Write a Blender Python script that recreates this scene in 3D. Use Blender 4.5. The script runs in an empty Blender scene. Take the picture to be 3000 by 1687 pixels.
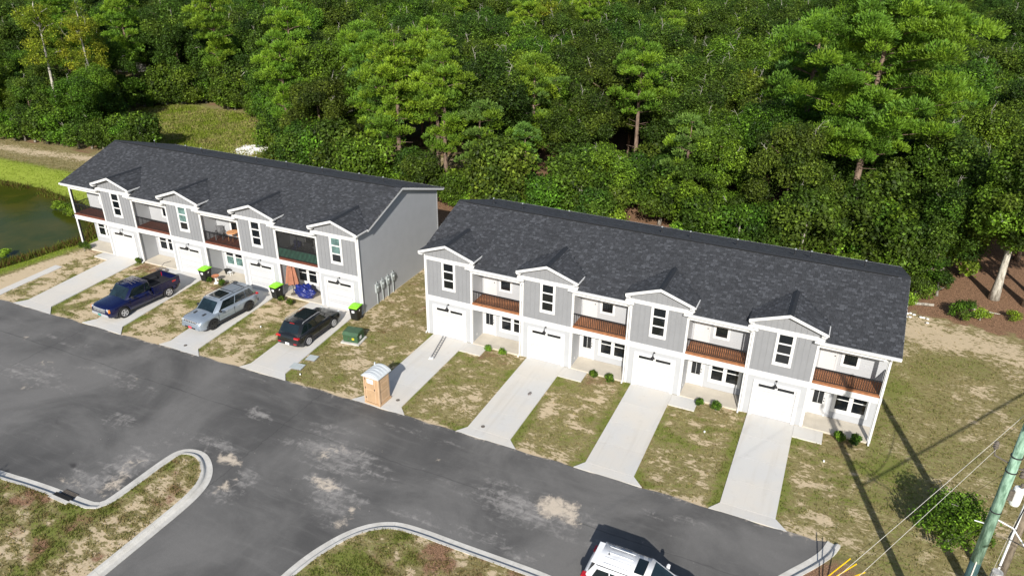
import bpy, bmesh, math, random
import numpy as np
from mathutils import Vector, Matrix
from mathutils.geometry import delaunay_2d_cdt

random.seed(7)
rng = np.random.default_rng(7)
SC = bpy.context.scene
COL = SC.collection
R = math.radians

# ------------------------------------------------------------------ camera
cam_data = bpy.data.cameras.new('camera')
cam = bpy.data.objects.new('camera', cam_data)
COL.objects.link(cam)
cam_data.sensor_width = 36.0
cam_data.lens = 36.0 * 2183.65 / 3000.0
cam_data.clip_start = 0.5
cam_data.clip_end = 3000.0
_pt, _yw, _rl = R(-26.323), R(24.571), R(0.71)
_f = Vector((-math.sin(_yw) * math.cos(_pt), math.cos(_yw) * math.cos(_pt), math.sin(_pt)))
_r = Vector((math.cos(_yw), math.sin(_yw), 0))
_u = _r.cross(_f)
_r2 = _r * math.cos(_rl) + _u * math.sin(_rl)
_u2 = -_r * math.sin(_rl) + _u * math.cos(_rl)
_m = Matrix((_r2, _u2, -_f)).transposed().to_4x4()
_m.translation = Vector((23.373, -37.574, 25.139))
cam.matrix_world = _m
SC.camera = cam

# ------------------------------------------------------------------ light
SUN_EL, SUN_AZ = R(31.0), R(18.5)          # sun towards +x by 15 degrees from -y
sun_dir = Vector((math.sin(SUN_AZ) * math.cos(SUN_EL), -math.cos(SUN_AZ) * math.cos(SUN_EL), math.sin(SUN_EL)))
sun_data = bpy.data.lights.new('sun', 'SUN')
sun_data.energy = 5.0
sun_data.angle = R(0.5)
sun_data.color = (1.0, 0.955, 0.88)
sun = bpy.data.objects.new('sun', sun_data)
sun.rotation_euler = sun_dir.to_track_quat('Z', 'Y').to_euler()
sun.location = (0, -60, 60)
COL.objects.link(sun)

world = bpy.data.worlds.new('World')
SC.world = world
world.use_nodes = True
wn = world.node_tree.nodes
wl = world.node_tree.links
wn.clear()
sky = wn.new('ShaderNodeTexSky')
sky.sky_type = 'NISHITA'
sky.sun_disc = False
sky.sun_elevation = SUN_EL
sky.sun_rotation = math.pi - SUN_AZ
sky.altitude = 10
bg = wn.new('ShaderNodeBackground')
bg.inputs['Strength'].default_value = 0.095
wo = wn.new('ShaderNodeOutputWorld')
wl.new(sky.outputs[0], bg.inputs[0])
wl.new(bg.outputs[0], wo.inputs[0])

SC.view_settings.view_transform = 'Standard'
SC.view_settings.look = 'None'
SC.view_settings.exposure = 0.38
SC.view_settings.gamma = 1.0
SC.view_settings.use_curve_mapping = False
SC.render.engine = 'CYCLES'
SC.cycles.max_bounces = 5
SC.cycles.transparent_max_bounces = 4

# ------------------------------------------------------------------ materials
MATS = {}


class NT:
    """small node helper"""
    def __init__(s, name):
        s.m = bpy.data.materials.new(name)
        s.m.use_nodes = True
        s.t = s.m.node_tree
        s.t.nodes.clear()
        s.out = s.n('ShaderNodeOutputMaterial')
        s.b = s.n('ShaderNodeBsdfPrincipled')
        s.t.links.new(s.b.outputs[0], s.out.inputs[0])
        MATS[name] = s.m

    def n(s, kind, **kw):
        nd = s.t.nodes.new(kind)
        for k, v in kw.items():
            setattr(nd, k, v)
        return nd

    def set(s, sock, v):
        if isinstance(v, bpy.types.NodeSocket):
            s.t.links.new(v, sock)
        else:
            if isinstance(v, tuple) and len(v) == 3 and sock.type == 'RGBA':
                v = v + (1,)
            sock.default_value = v

    def noise(s, scale, detail=3, rough=0.55, vec=None, dist=0.0):
        nd = s.n('ShaderNodeTexNoise')
        nd.inputs['Scale'].default_value = scale
        nd.inputs['Detail'].default_value = detail
        nd.inputs['Roughness'].default_value = rough
        nd.inputs['Distortion'].default_value = dist
        if vec is not None:
            s.t.links.new(vec, nd.inputs['Vector'])
        return nd.outputs[0]

    def math(s, op, a, b=0.0, clamp=False):
        nd = s.n('ShaderNodeMath', operation=op, use_clamp=clamp)
        s.set(nd.inputs[0], a)
        s.set(nd.inputs[1], b)
        return nd.outputs[0]

    def ramp(s, v, lo, hi):
        nd = s.n('ShaderNodeMapRange', interpolation_type='SMOOTHSTEP')
        s.set(nd.inputs[0], v)
        nd.inputs[1].default_value = lo
        nd.inputs[2].default_value = hi
        return nd.outputs[0]

    def mix(s, f, a, b, blend='MIX'):
        nd = s.n('ShaderNodeMix', data_type='RGBA', blend_type=blend)
        s.set(nd.inputs[0], f)
        s.set(nd.inputs[6], a)
        s.set(nd.inputs[7], b)
        return nd.outputs[2]

    def pos(s):
        return s.n('ShaderNodeNewGeometry').outputs['Position']

    def obj(s):
        return s.n('ShaderNodeTexCoord').outputs['Object']

    def mapping(s, vec, scale=(1, 1, 1), rot=(0, 0, 0)):
        nd = s.n('ShaderNodeMapping')
        s.t.links.new(vec, nd.inputs[0])
        nd.inputs['Scale'].default_value = scale
        nd.inputs['Rotation'].default_value = rot
        return nd.outputs[0]

    def bump(s, h, strength=0.3, dist=0.02):
        nd = s.n('ShaderNodeBump')
        nd.inputs['Strength'].default_value = strength
        nd.inputs['Distance'].default_value = dist
        s.t.links.new(h, nd.inputs['Height'])
        s.t.links.new(nd.outputs[0], s.b.inputs['Normal'])

    def attr(s, name):
        nd = s.n('ShaderNodeAttribute', attribute_name=name)
        return nd

    def fin(s, col, rough=0.8, metal=0.0, spec=0.5, coat=0.0):
        s.set(s.b.inputs['Base Color'], col)
        s.set(s.b.inputs['Roughness'], rough)
        s.b.inputs['Metallic'].default_value = metal
        s.b.inputs['Specular IOR Level'].default_value = spec
        s.b.inputs['Coat Weight'].default_value = coat
        return s.m


def simple(name, col, rough=0.7, var=0.12, scale=3.0, metal=0.0, spec=0.5, coat=0.0):
    t = NT(name)
    n = t.noise(scale, 5, 0.6, t.obj())
    dark = tuple(c * (1 - var) for c in col)
    lite = tuple(min(1, c * (1 + var)) for c in col)
    return t.fin(t.mix(t.ramp(n, 0.3, 0.7), dark, lite), rough, metal, spec, coat)


simple('white_trim', (0.62, 0.62, 0.615), 0.55, 0.03, 1.5)
simple('white_door', (0.51, 0.51, 0.515), 0.5, 0.02, 1.0)
simple('lap_siding', (0.352, 0.360, 0.374), 0.6, 0.035, 1.2)
simple('board_siding', (0.215, 0.22, 0.232), 0.65, 0.04, 1.2)
simple('black_metal', (0.014, 0.014, 0.016), 0.6, 0.1, spec=0.25)
simple('dark_flashing', (0.014, 0.016, 0.02), 0.75, 0.15, 6)
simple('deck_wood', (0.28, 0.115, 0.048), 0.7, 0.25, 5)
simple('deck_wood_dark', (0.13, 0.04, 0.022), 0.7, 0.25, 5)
simple('porch_concrete', (0.50, 0.455, 0.38), 0.9, 0.08, 1.3)
simple('pane', (0.008, 0.010, 0.012), 0.06, 0.2, 1.0, spec=0.6)
simple('pane_curtain', (0.10, 0.17, 0.16), 0.15, 0.5, 2.5, spec=0.6)
simple('pane_door_lite', (0.10, 0.10, 0.10), 0.1, 0.9, 3.0, spec=0.6)
simple('grey_plastic', (0.33, 0.36, 0.36), 0.6, 0.08)
simple('lid_lime', (0.26, 0.66, 0.03), 0.5, 0.06)
simple('bin_black', (0.012, 0.013, 0.012), 0.5, 0.1)
simple('privacy_green', (0.03, 0.085, 0.06), 0.7, 0.2, 3)
simple('transformer_green', (0.035, 0.085, 0.04), 0.5, 0.15, 2.5)
simple('sticker_yellow', (0.8, 0.5, 0.02), 0.6, 0.05)
simple('sticker_white', (0.75, 0.75, 0.75), 0.6, 0.05)
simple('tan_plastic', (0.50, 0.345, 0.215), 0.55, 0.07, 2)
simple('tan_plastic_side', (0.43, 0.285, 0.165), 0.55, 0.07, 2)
simple('toilet_roof', (0.50, 0.53, 0.55), 0.5, 0.08, 2)
simple('umbrella_cloth', (0.30, 0.125, 0.075), 0.85, 0.15, 3)
simple('tarp_blue', (0.012, 0.022, 0.15), 0.35, 0.25, 4)
simple('terracotta', (0.45, 0.18, 0.09), 0.8, 0.1)
simple('grey_chair', (0.10, 0.10, 0.105), 0.6, 0.1)
simple('orange_wood', (0.55, 0.27, 0.12), 0.6, 0.12)
simple('hose_grey', (0.17, 0.15, 0.14), 0.6, 0.1)
simple('aluminium', (0.20, 0.20, 0.21), 0.5, 0.3, 9, metal=0.2)
simple('rubber', (0.014, 0.014, 0.015), 0.8, 0.2, 6)
simple('alloy', (0.48, 0.48, 0.50), 0.35, 0.08, 9, metal=0.3)
simple('black_rim', (0.02, 0.02, 0.022), 0.35, 0.1)
simple('chrome', (0.50, 0.51, 0.53), 0.3, 0.05, metal=0.35)
simple('dark_plastic', (0.025, 0.025, 0.028), 0.6, 0.1)
simple('car_glass', (0.008, 0.014, 0.016), 0.04, 0.2, 0.8, spec=0.9)
simple('windshield_glass', (0.010, 0.020, 0.024), 0.04, 0.5, 1.2, spec=0.9)
simple('paint_blue', (0.0025, 0.005, 0.040), 0.25, 0.1, 1, coat=0.5)
simple('paint_silver', (0.30, 0.35, 0.41), 0.35, 0.06, 1, metal=0.45, coat=1.0)
simple('paint_black', (0.010, 0.011, 0.012), 0.25, 0.1, 1, coat=0.5)
simple('paint_white', (0.80, 0.80, 0.80), 0.35, 0.02, 1, coat=1.0)
simple('tail_red', (0.45, 0.01, 0.015), 0.25, 0.1, coat=1.0)
simple('head_lamp', (0.65, 0.68, 0.70), 0.15, 0.15, 12, metal=0.4, coat=1.0)
simple('amber', (0.8, 0.25, 0.03), 0.3, 0.1)
simple('plate_red', (0.6, 0.06, 0.08), 0.5, 0.1)
simple('plate_teal', (0.03, 0.25, 0.22), 0.5, 0.1)
simple('wire_grey', (0.70, 0.67, 0.60), 0.5, 0.1)
simple('wire_black', (0.02, 0.02, 0.02), 0.5, 0.1)
simple('pvc_white', (0.72, 0.74, 0.74), 0.5, 0.05)
simple('yellow_guard', (0.85, 0.55, 0.01), 0.5, 0.05)
simple('iron', (0.10, 0.085, 0.07), 0.8, 0.3, 15)
simple('cavity', (0.004, 0.004, 0.004), 0.95, 0.1)
simple('white_rock', (0.70, 0.69, 0.66), 0.9, 0.1)
simple('lid_grey', (0.40, 0.44, 0.44), 0.75, 0.06, 4)
simple('far_shingle', (0.11, 0.115, 0.12), 0.85, 0.2, 3)
simple('far_siding', (0.42, 0.40, 0.36), 0.8, 0.08, 2)


def bark(name, a, b, scale=6):
    t = NT(name)
    n = t.noise(scale, 5, 0.65, t.mapping(t.obj(), (1, 1, 0.25)))
    t.fin(t.mix(t.ramp(n, 0.35, 0.65), a, b), 0.95)
    t.bump(n, 0.6, 0.05)


bark('bark_brown', (0.10, 0.065, 0.045), (0.24, 0.17, 0.125))
bark('bark_grey', (0.13, 0.12, 0.10), (0.36, 0.33, 0.28))
bark('bark_pale', (0.22, 0.20, 0.16), (0.55, 0.52, 0.45))
bark('pole_green', (0.10, 0.19, 0.13), (0.30, 0.47, 0.36), 8)
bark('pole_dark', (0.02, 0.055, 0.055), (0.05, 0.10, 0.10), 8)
bark('pole_wood', (0.14, 0.11, 0.08), (0.30, 0.25, 0.19), 8)
bark('pole_grey', (0.25, 0.25, 0.24), (0.48, 0.47, 0.45), 8)


def concrete():
    t = NT('drive_concrete')
    p = t.pos()
    big = t.noise(0.35, 4, 0.55, p)
    med = t.noise(2.2, 5, 0.6, p)
    fine = t.noise(30, 3, 0.6, p)
    rnd = t.n('ShaderNodeObjectInfo').outputs['Random']
    c = t.mix(t.ramp(big, 0.35, 0.68), (0.53, 0.525, 0.51), (0.57, 0.54, 0.49))
    c = t.mix(t.math('MULTIPLY', t.ramp(med, 0.55, 0.8), 0.4), c, (0.42, 0.40, 0.36))
    tyre = t.noise(1.0, 4, 0.6, t.mapping(p, (2.6, 0.12, 1)), 0.2)
    c = t.mix(t.math('MULTIPLY', t.ramp(tyre, 0.52, 0.72), 0.35), c, (0.46, 0.43, 0.38))
    c = t.mix(0.12, c, fine, 'OVERLAY')
    k = t.math('ADD', t.math('MULTIPLY', rnd, 0.05), 0.96)
    comb = t.n('ShaderNodeCombineColor')
    for i in range(3):
        t.t.links.new(k, comb.inputs[i])
    c = t.mix(1.0, c, comb.outputs[0], 'MULTIPLY')
    t.fin(c, 0.9, spec=0.3)
    t.bump(fine, 0.15, 0.01)


concrete()


def kerbmat():
    t = NT('kerb_concrete')
    p = t.pos()
    med = t.noise(1.6, 6, 0.65, p)
    fine = t.noise(25, 3, 0.6, p)
    c = t.mix(t.ramp(med, 0.3, 0.7), (0.44, 0.425, 0.39), (0.56, 0.545, 0.51))
    c = t.mix(0.2, c, fine, 'OVERLAY')
    t.fin(c, 0.9, spec=0.3)


kerbmat()


def asphalt():
    t = NT('asphalt')
    p = t.pos()
    at = t.attr('mask')
    sep = t.n('ShaderNodeSeparateColor')
    t.t.links.new(at.outputs['Color'], sep.inputs[0])
    sand, dust, oil = sep.outputs
    big = t.noise(0.16, 5, 0.6, p, 0.6)
    streak = t.noise(1.0, 5, 0.65, t.mapping(p, (0.35, 2.2, 1), (0, 0, R(-22))), 0.4)
    med = t.noise(2.6, 6, 0.7, p, 0.8)
    fine = t.noise(45, 2, 0.7, p)
    c = t.mix(t.ramp(big, 0.33, 0.67), (0.074, 0.072, 0.070), (0.150, 0.145, 0.139))
    c = t.mix(t.math('MULTIPLY', t.ramp(streak, 0.48, 0.8), 0.5), c, (0.16, 0.155, 0.148))
    xyz = t.n('ShaderNodeSeparateXYZ')
    t.t.links.new(p, xyz.inputs[0])
    wob = t.math('MULTIPLY', t.math('SUBTRACT', streak, 0.5), 0.5)
    for ax_i, pos_ in ((1, 12.35), (0, 1.9), (0, 21.0)):
        dl = t.math('ABSOLUTE', t.math('ADD', t.math('ADD', xyz.outputs[ax_i], pos_), wob))
        c = t.mix(t.math('MULTIPLY', t.ramp(dl, 0.05, 0.0), 0.45), c, (0.035, 0.034, 0.034))
    c = t.mix(t.math('MULTIPLY', t.ramp(med, 0.6, 0.8), 0.25), c, (0.20, 0.19, 0.18))
    d = t.math('ADD', t.math('MULTIPLY', dust, 0.8), t.math('ADD', t.math('MULTIPLY', t.math('SUBTRACT', med, 0.5), 2.0), t.math('MULTIPLY', t.math('SUBTRACT', streak, 0.5), 1.6)))
    d = t.math('MULTIPLY', d, t.ramp(dust, 0.05, 0.4))
    c = t.mix(t.math('MULTIPLY', t.ramp(d, 0.25, 1.1), 0.8), c, (0.30, 0.285, 0.27))
    s = t.math('ADD', sand, t.math('MULTIPLY', t.math('SUBTRACT', med, 0.5), 1.7))
    c = t.mix(t.math('MULTIPLY', t.ramp(s, 0.36, 0.98), 0.9), c, (0.55, 0.47, 0.375))
    c = t.mix(t.math('MULTIPLY', t.ramp(oil, 0.3, 0.7), 0.7), c, (0.03, 0.028, 0.028))
    spk = t.n('ShaderNodeTexVoronoi')
    spk.inputs['Scale'].default_value = 2.3
    t.t.links.new(p, spk.inputs['Vector'])
    dots = t.ramp(spk.outputs['Distance'], 0.075, 0.03)
    c = t.mix(t.math('MULTIPLY', dots, t.ramp(med, 0.5, 0.7)), c, (0.45, 0.42, 0.38))
    c = t.mix(0.35, c, fine, 'OVERLAY')
    t.fin(c, 0.85, spec=0.35)
    t.bump(fine, 0.25, 0.012)


asphalt()


def ground():
    t = NT('ground')
    p = t.pos()
    at = t.attr('mask')
    sep = t.n('ShaderNodeSeparateColor')
    t.t.links.new(at.outputs['Color'], sep.inputs[0])
    green, sand, brown = sep.outputs
    lush = at.outputs['Alpha']
    st = t.mapping(p, (0.75, 1.5, 1), (0, 0, R(10)))
    n1 = t.noise(1.3, 5, 0.65, st, 0.5)
    n2 = t.noise(4.2, 6, 0.7, st, 0.3)
    n3 = t.noise(24, 3, 0.6, p)
    c = t.mix(t.ramp(n2, 0.35, 0.65), (0.18, 0.15, 0.064), (0.335, 0.275, 0.137))
    c = t.mix(t.math('MULTIPLY', t.ramp(n3, 0.42, 0.62), 0.5), c, (0.11, 0.11, 0.035))
    s = t.math('ADD', sand, t.math('ADD', t.math('MULTIPLY', t.math('SUBTRACT', n1, 0.5), 0.8), t.math('MULTIPLY', t.math('SUBTRACT', n2, 0.5), 1.8)))
    c = t.mix(t.ramp(s, 0.42, 0.6), c, (0.50, 0.40, 0.265))
    g = t.math('ADD', green, t.math('ADD', t.math('MULTIPLY', t.math('SUBTRACT', n2, 0.5), 1.6), t.math('MULTIPLY', t.math('SUBTRACT', n3, 0.5), 0.9)))
    gc = t.mix(lush, (0.135, 0.155, 0.034), (0.20, 0.26, 0.028))
    c = t.mix(t.math('MULTIPLY', t.ramp(g, 0.45, 0.68), 0.9), c, gc)
    b = t.math('ADD', brown, t.math('MULTIPLY', t.math('SUBTRACT', n2, 0.5), 0.7))
    bc = t.mix(t.ramp(n3, 0.35, 0.65), (0.07, 0.04, 0.024), (0.34, 0.20, 0.12))
    c = t.mix(t.ramp(b, 0.4, 0.65), c, bc)
    c = t.mix(0.25, c, n3, 'OVERLAY')
    t.fin(c, 0.95, spec=0.15)
    h = t.math('ADD', t.math('MULTIPLY', n2, 0.7), t.math('MULTIPLY', n3, 0.4))
    t.bump(h, 0.5, 0.06)


ground()


def vcol(name, rough=0.9, spec=0.3, transl=0.0, objvar=0.0, nscale=None, bumpv=0.0, satv=0.0):
    """material whose base colour is the colour attribute 'tint', varied per object"""
    t = NT(name)
    at = t.attr('tint')
    c = at.outputs['Color']
    if objvar or satv:
        rnd = t.n('ShaderNodeObjectInfo').outputs['Random']
        hsv = t.n('ShaderNodeHueSaturation')
        t.t.links.new(c, hsv.inputs['Color'])
        r2 = t.math('FRACT', t.math('MULTIPLY', rnd, 17.3))
        t.t.links.new(t.math('ADD', t.math('MULTIPLY', t.math('SUBTRACT', rnd, 0.5), satv), 0.490), hsv.inputs['Hue'])
        t.t.links.new(t.math('ADD', t.math('MULTIPLY', r2, objvar), 1 - objvar * 0.5), hsv.inputs['Value'])
        c = hsv.outputs[0]
    if nscale:
        n = t.noise(nscale, 4, 0.6, t.pos())
        c = t.mix(0.35, c, n, 'OVERLAY')
    t.fin(c, rough, spec=spec)
    if transl:
        tr = t.n('ShaderNodeBsdfTranslucent')
        t.set(tr.inputs[0], c)
        ms = t.n('ShaderNodeMixShader')
        ms.inputs[0].default_value = transl
        t.t.links.new(t.b.outputs[0], ms.inputs[1])
        t.t.links.new(tr.outputs[0], ms.inputs[2])
        t.t.links.new(ms.outputs[0], t.out.inputs[0])
    return t


vcol('shingle', 0.9, 0.25, nscale=28)
vcol('leaf', 0.6, 0.25, transl=0.36, objvar=0.55, satv=0.035)
vcol('needle', 0.6, 0.3, transl=0.25, objvar=0.3, satv=0.02)
vcol('grass_blade', 0.8, 0.1, transl=0.5)


def water():
    t = NT('pond_water')
    p = t.pos()
    n = t.noise(0.25, 4, 0.6, p, 0.5)
    w = t.noise(5, 4, 0.6, t.mapping(p, (1, 2, 1)))
    c = t.mix(t.ramp(n, 0.35, 0.65), (0.034, 0.046, 0.005), (0.062, 0.060, 0.008))
    t.fin(c, 0.14, spec=0.05)
    t.bump(w, 0.12, 0.02)


water()


def screenmat():
    t = NT('insect_screen')
    tr = t.n('ShaderNodeBsdfTransparent')
    ms = t.n('ShaderNodeMixShader')
    ms.inputs[0].default_value = 0.5
    t.fin((0.012, 0.012, 0.012), 0.7)
    t.t.links.new(tr.outputs[0], ms.inputs[1])
    t.t.links.new(t.b.outputs[0], ms.inputs[2])
    t.t.links.new(ms.outputs[0], t.out.inputs[0])


screenmat()


# ------------------------------------------------------------------ mesh helpers
class MB:
    def __init__(s, fx=None, flip=False):
        s.v, s.f, s.mi, s.fx, s.flip = [], [], [], fx, flip

    def add(s, vs, fs, mi=0):
        b = len(s.v)
        if s.fx:
            vs = [s.fx(*v) for v in vs]
        s.v += [tuple(v) for v in vs]
        for f in fs:
            f = [b + i for i in f]
            s.f.append(f[::-1] if s.flip else f)
            s.mi.append(mi)
        return s

    def box(s, x0, x1, y0, y1, z0, z1, mi=0):
        vs = [(x0, y0, z0), (x1, y0, z0), (x1, y1, z0), (x0, y1, z0), (x0, y0, z1), (x1, y0, z1), (x1, y1, z1), (x0, y1, z1)]
        return s.add(vs, [(0, 3, 2, 1), (4, 5, 6, 7), (0, 1, 5, 4), (1, 2, 6, 5), (2, 3, 7, 6), (3, 0, 4, 7)], mi)

    def prism(s, pts, d, mi=0):
        """pts: planar loop (3D), d: extrusion vector"""
        n = len(pts)
        p = [Vector(q) for q in pts]
        d = Vector(d)
        nrm = Vector((0, 0, 0))
        for i in range(n):
            nrm += p[i].cross(p[(i + 1) % n])
        if nrm.dot(d) > 0:
            p = p[::-1]
        q = [a + d for a in p]
        fs = [tuple(range(n)), tuple(range(2 * n - 1, n - 1, -1))]
        for i in range(n):
            j = (i + 1) % n
            fs.append((i, i + n, j + n, j))
        return s.add([tuple(a) for a in p + q], fs, mi)

    def tube(s, pts, rad, n=8, mi=0, caps=True):
        pts = [Vector(p) for p in pts]
        if not isinstance(rad, (list, tuple)):
            rad = [rad] * len(pts)
        vs = []
        up = Vector((0, 0, 1))
        for i, p in enumerate(pts):
            t = (pts[min(i + 1, len(pts) - 1)] - pts[max(i - 1, 0)]).normalized()
            a = t.cross(up)
            if a.length < 0.05:
                a = t.cross(Vector((1, 0, 0)))
            a.normalize()
            b = t.cross(a)
            for k in range(n):
                an = 2 * math.pi * k / n
                vs.append(tuple(p + (a * math.cos(an) + b * math.sin(an)) * rad[i]))
        fs = []
        for i in range(len(pts) - 1):
            for k in range(n):
                k2 = (k + 1) % n
                fs.append((i * n + k, i * n + k2, (i + 1) * n + k2, (i + 1) * n + k))
        if caps:
            fs.append(tuple(range(n - 1, -1, -1)))
            fs.append(tuple((len(pts) - 1) * n + k for k in range(n)))
        return s.add(vs, fs, mi)

    def lathe(s, prof, c=(0, 0, 0), axis='z', n=16, mi=0):
        """prof: (r, h) list"""
        vs, fs = [], []
        for r, h in prof:
            for k in range(n):
                a = 2 * math.pi * k / n
                u, w = r * math.cos(a), r * math.sin(a)
                p = {'z': (u, w, h), 'y': (w, h, u), 'x': (h, u, w)}[axis]
                vs.append((p[0] + c[0], p[1] + c[1], p[2] + c[2]))
        m = len(prof)
        for i in range(m - 1):
            for k in range(n):
                k2 = (k + 1) % n
                fs.append((i * n + k, i * n + k2, (i + 1) * n + k2, (i + 1) * n + k))
        fs.append(tuple(range(n - 1, -1, -1)))
        fs.append(tuple((m - 1) * n + k for k in range(n)))
        return s.add(vs, fs, mi)

    def mesh(s, name, mats, smooth=False, attr=None):
        me = bpy.data.meshes.new(name)
        me.from_pydata(s.v, [], s.f)
        for m in (mats if isinstance(mats, (list, tuple)) else [mats]):
            me.materials.append(MATS[m])
        if any(s.mi):
            me.polygons.foreach_set('material_index', s.mi)
        if smooth:
            me.polygons.foreach_set('use_smooth', [True] * len(s.f))
        if attr is not None:
            a = me.attributes.new('tint', 'FLOAT_COLOR', 'FACE')
            a.data.foreach_set('color', np.asarray(attr, dtype=np.float32).ravel())
        me.update()
        return me

    def build(s, name, mats, parent=None, smooth=False, kind=None, attr=None, bevel=0.0):
        me = s.mesh(name, mats, smooth, attr)
        if bevel:
            bm = bmesh.new()
            bm.from_mesh(me)
            bmesh.ops.bevel(bm, geom=[e for e in bm.edges if len(e.link_faces) == 2 and e.calc_face_angle(0) > 0.5], offset=bevel, segments=2, affect='EDGES', clamp_overlap=True)
            bm.to_mesh(me)
            bm.free()
        return link(name, me, parent, kind)


def link(name, me, parent=None, kind=None, loc=None, rot=None):
    o = bpy.data.objects.new(name, me)
    COL.objects.link(o)
    if parent is not None:
        o.parent = parent
    if kind:
        o['kind'] = kind
    if loc is not None:
        o.location = loc
    if rot is not None:
        o.rotation_euler = rot
    return o


def tag(o, label=None, cat=None, group=None, kind=None):
    for k, v in (('label', label), ('category', cat), ('group', group), ('kind', kind)):
        if v:
            o[k] = v
    return o


def thing(name, label, cat, loc=(0, 0, 0), rz=0.0, group=None, scale=1.0):
    o = bpy.data.objects.new(name, None)
    o.empty_display_size = 0.3
    COL.objects.link(o)
    o.location = loc
    o.rotation_euler = (0, 0, rz)
    o.scale = (scale, scale, scale)
    return tag(o, label, cat, group)


def copy_tree(o, parent=None):
    c = o.copy()
    COL.objects.link(c)
    if parent is not None:
        c.parent = parent
    for ch in list(o.children):
        copy_tree(ch, c)
    return c


# ------------------------------------------------------------------ numpy noise
def _hash(ix, iy, seed):
    h = (ix.astype(np.int64) * 374761393 + iy.astype(np.int64) * 668265263 + seed * 974711) & 0x7fffffff
    h = ((h ^ (h >> 13)) * 1274126177) & 0x7fffffff
    return ((h ^ (h >> 16)) & 0xffff) / 65535.0


def vnoise(x, y, seed=0):
    x = np.asarray(x, float)
    y = np.asarray(y, float)
    ix, iy = np.floor(x), np.floor(y)
    fx, fy = x - ix, y - iy
    fx = fx * fx * (3 - 2 * fx)
    fy = fy * fy * (3 - 2 * fy)
    a = _hash(ix, iy, seed)
    b = _hash(ix + 1, iy, seed)
    c = _hash(ix, iy + 1, seed)
    d = _hash(ix + 1, iy + 1, seed)
    return (a * (1 - fx) + b * fx) * (1 - fy) + (c * (1 - fx) + d * fx) * fy


def fbm(x, y, seed=0, oc=4):
    s, a, t = 0, 1.0, 0
    for i in range(oc):
        s = s + a * vnoise(np.asarray(x) * 2 ** i, np.asarray(y) * 2 ** i, seed + i * 13)
        t += a
        a *= 0.55
    return s / t


def sstep(v, a, b):
    t = np.clip((v - a) / (b - a), 0, 1)
    return t * t * (3 - 2 * t)


def poly_sd(x, y, poly):
    """signed distance, negative inside"""
    x = np.asarray(x, float)
    y = np.asarray(y, float)
    d = np.full(x.shape, 1e9)
    inside = np.zeros(x.shape, bool)
    n = len(poly)
    for i in range(n):
        x0, y0 = poly[i]
        x1, y1 = poly[(i + 1) % n]
        ex, ey = x1 - x0, y1 - y0
        L = ex * ex + ey * ey + 1e-12
        t = np.clip(((x - x0) * ex + (y - y0) * ey) / L, 0, 1)
        d = np.minimum(d, np.hypot(x - x0 - t * ex, y - y0 - t * ey))
        c = ((y0 > y) != (y1 > y)) & (x < (x1 - x0) * (y - y0) / (y1 - y0 + 1e-12) + x0)
        inside ^= c
    return np.where(inside, -d, d)

# ================================================================== THE GROUND
POND = [(-75, 9.5), (-58.7, 9.1), (-53.9, 9.3), (-46.4, 8.3), (-39.7, 6.1), (-37.2, 3.6), (-36.6, 2.0), (-37.2, 0.4), (-37.7, -2.8), (-38.4, -6.0), (-41, -10), (-50, -14), (-75, -16), (-90, -4)]
W_U, BAY = 6.88, 3.393
A_ORG, A_ROT, A_SC = (-33.346, -0.251), R(0.87), 1.0136
DRIVES = []      # (x0,x1 at top), (x0,x1 at shoulder), shoulder y, (x0,x1) at kerb line, kerb y
for i in range(4):
    x = W_U * i
    DRIVES.append(((x + 0.45, x + 3.0), (x + 0.45, x + 3.03), -8.12, (x + 0.02, x + 3.62), -8.74))
A_DR = [((-29.45, -26.85), (-28.42, -25.98), -8.6, (-28.95, -25.0), -9.40), ((-22.45, -19.85), (-21.5, -19.05), -8.42, (-22.0, -18.25), -9.25),
        ((-15.5, -12.9), (-14.63, -12.22), -8.4, (-14.95, -11.5), -9.06), ((-8.5, -5.9), (-7.96, -5.25), -8.25, (-8.32, -4.72), -8.88)]
DRIVES = A_DR + DRIVES


def road_y(x):
    return np.interp(x, [-60, -28.9, -18.2, -11.5, 0.5, 25.7], [-10.1, -9.42, -9.27, -9.0, -8.77, -8.76])


def on_drive(x, y):
    """distance outside the nearest driveway in x (negative: on it)"""
    d = np.full(np.shape(x), 99.0)
    for (t0, t1), (s0, s1), sy, (k0, k1), ky in DRIVES:
        f = np.clip(-y / -sy, 0, 1)
        a = t0 + (s0 - t0) * f
        b = t1 + (s1 - t1) * f
        g = np.clip((sy - y) / (sy - ky), 0, 1)
        a = a + (k0 - s0) * g
        b = b + (k1 - s1) * g
        d = np.minimum(d, np.maximum(a - x, x - b))
    return np.where(y > 0.0, 99.0, d)


def ground_z(x, y):
    d = poly_sd(x, y, POND)
    z = -0.95 + sstep(d, 0.0, 4.2) * 0.95
    z = np.where(d < 0, -0.95 + np.clip(d, -3, 0) * 0.4, z)
    return z + (fbm(x * 0.5, y * 0.5, 3) - 1.0) * 0.05 * sstep(d, 0, 1)


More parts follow.
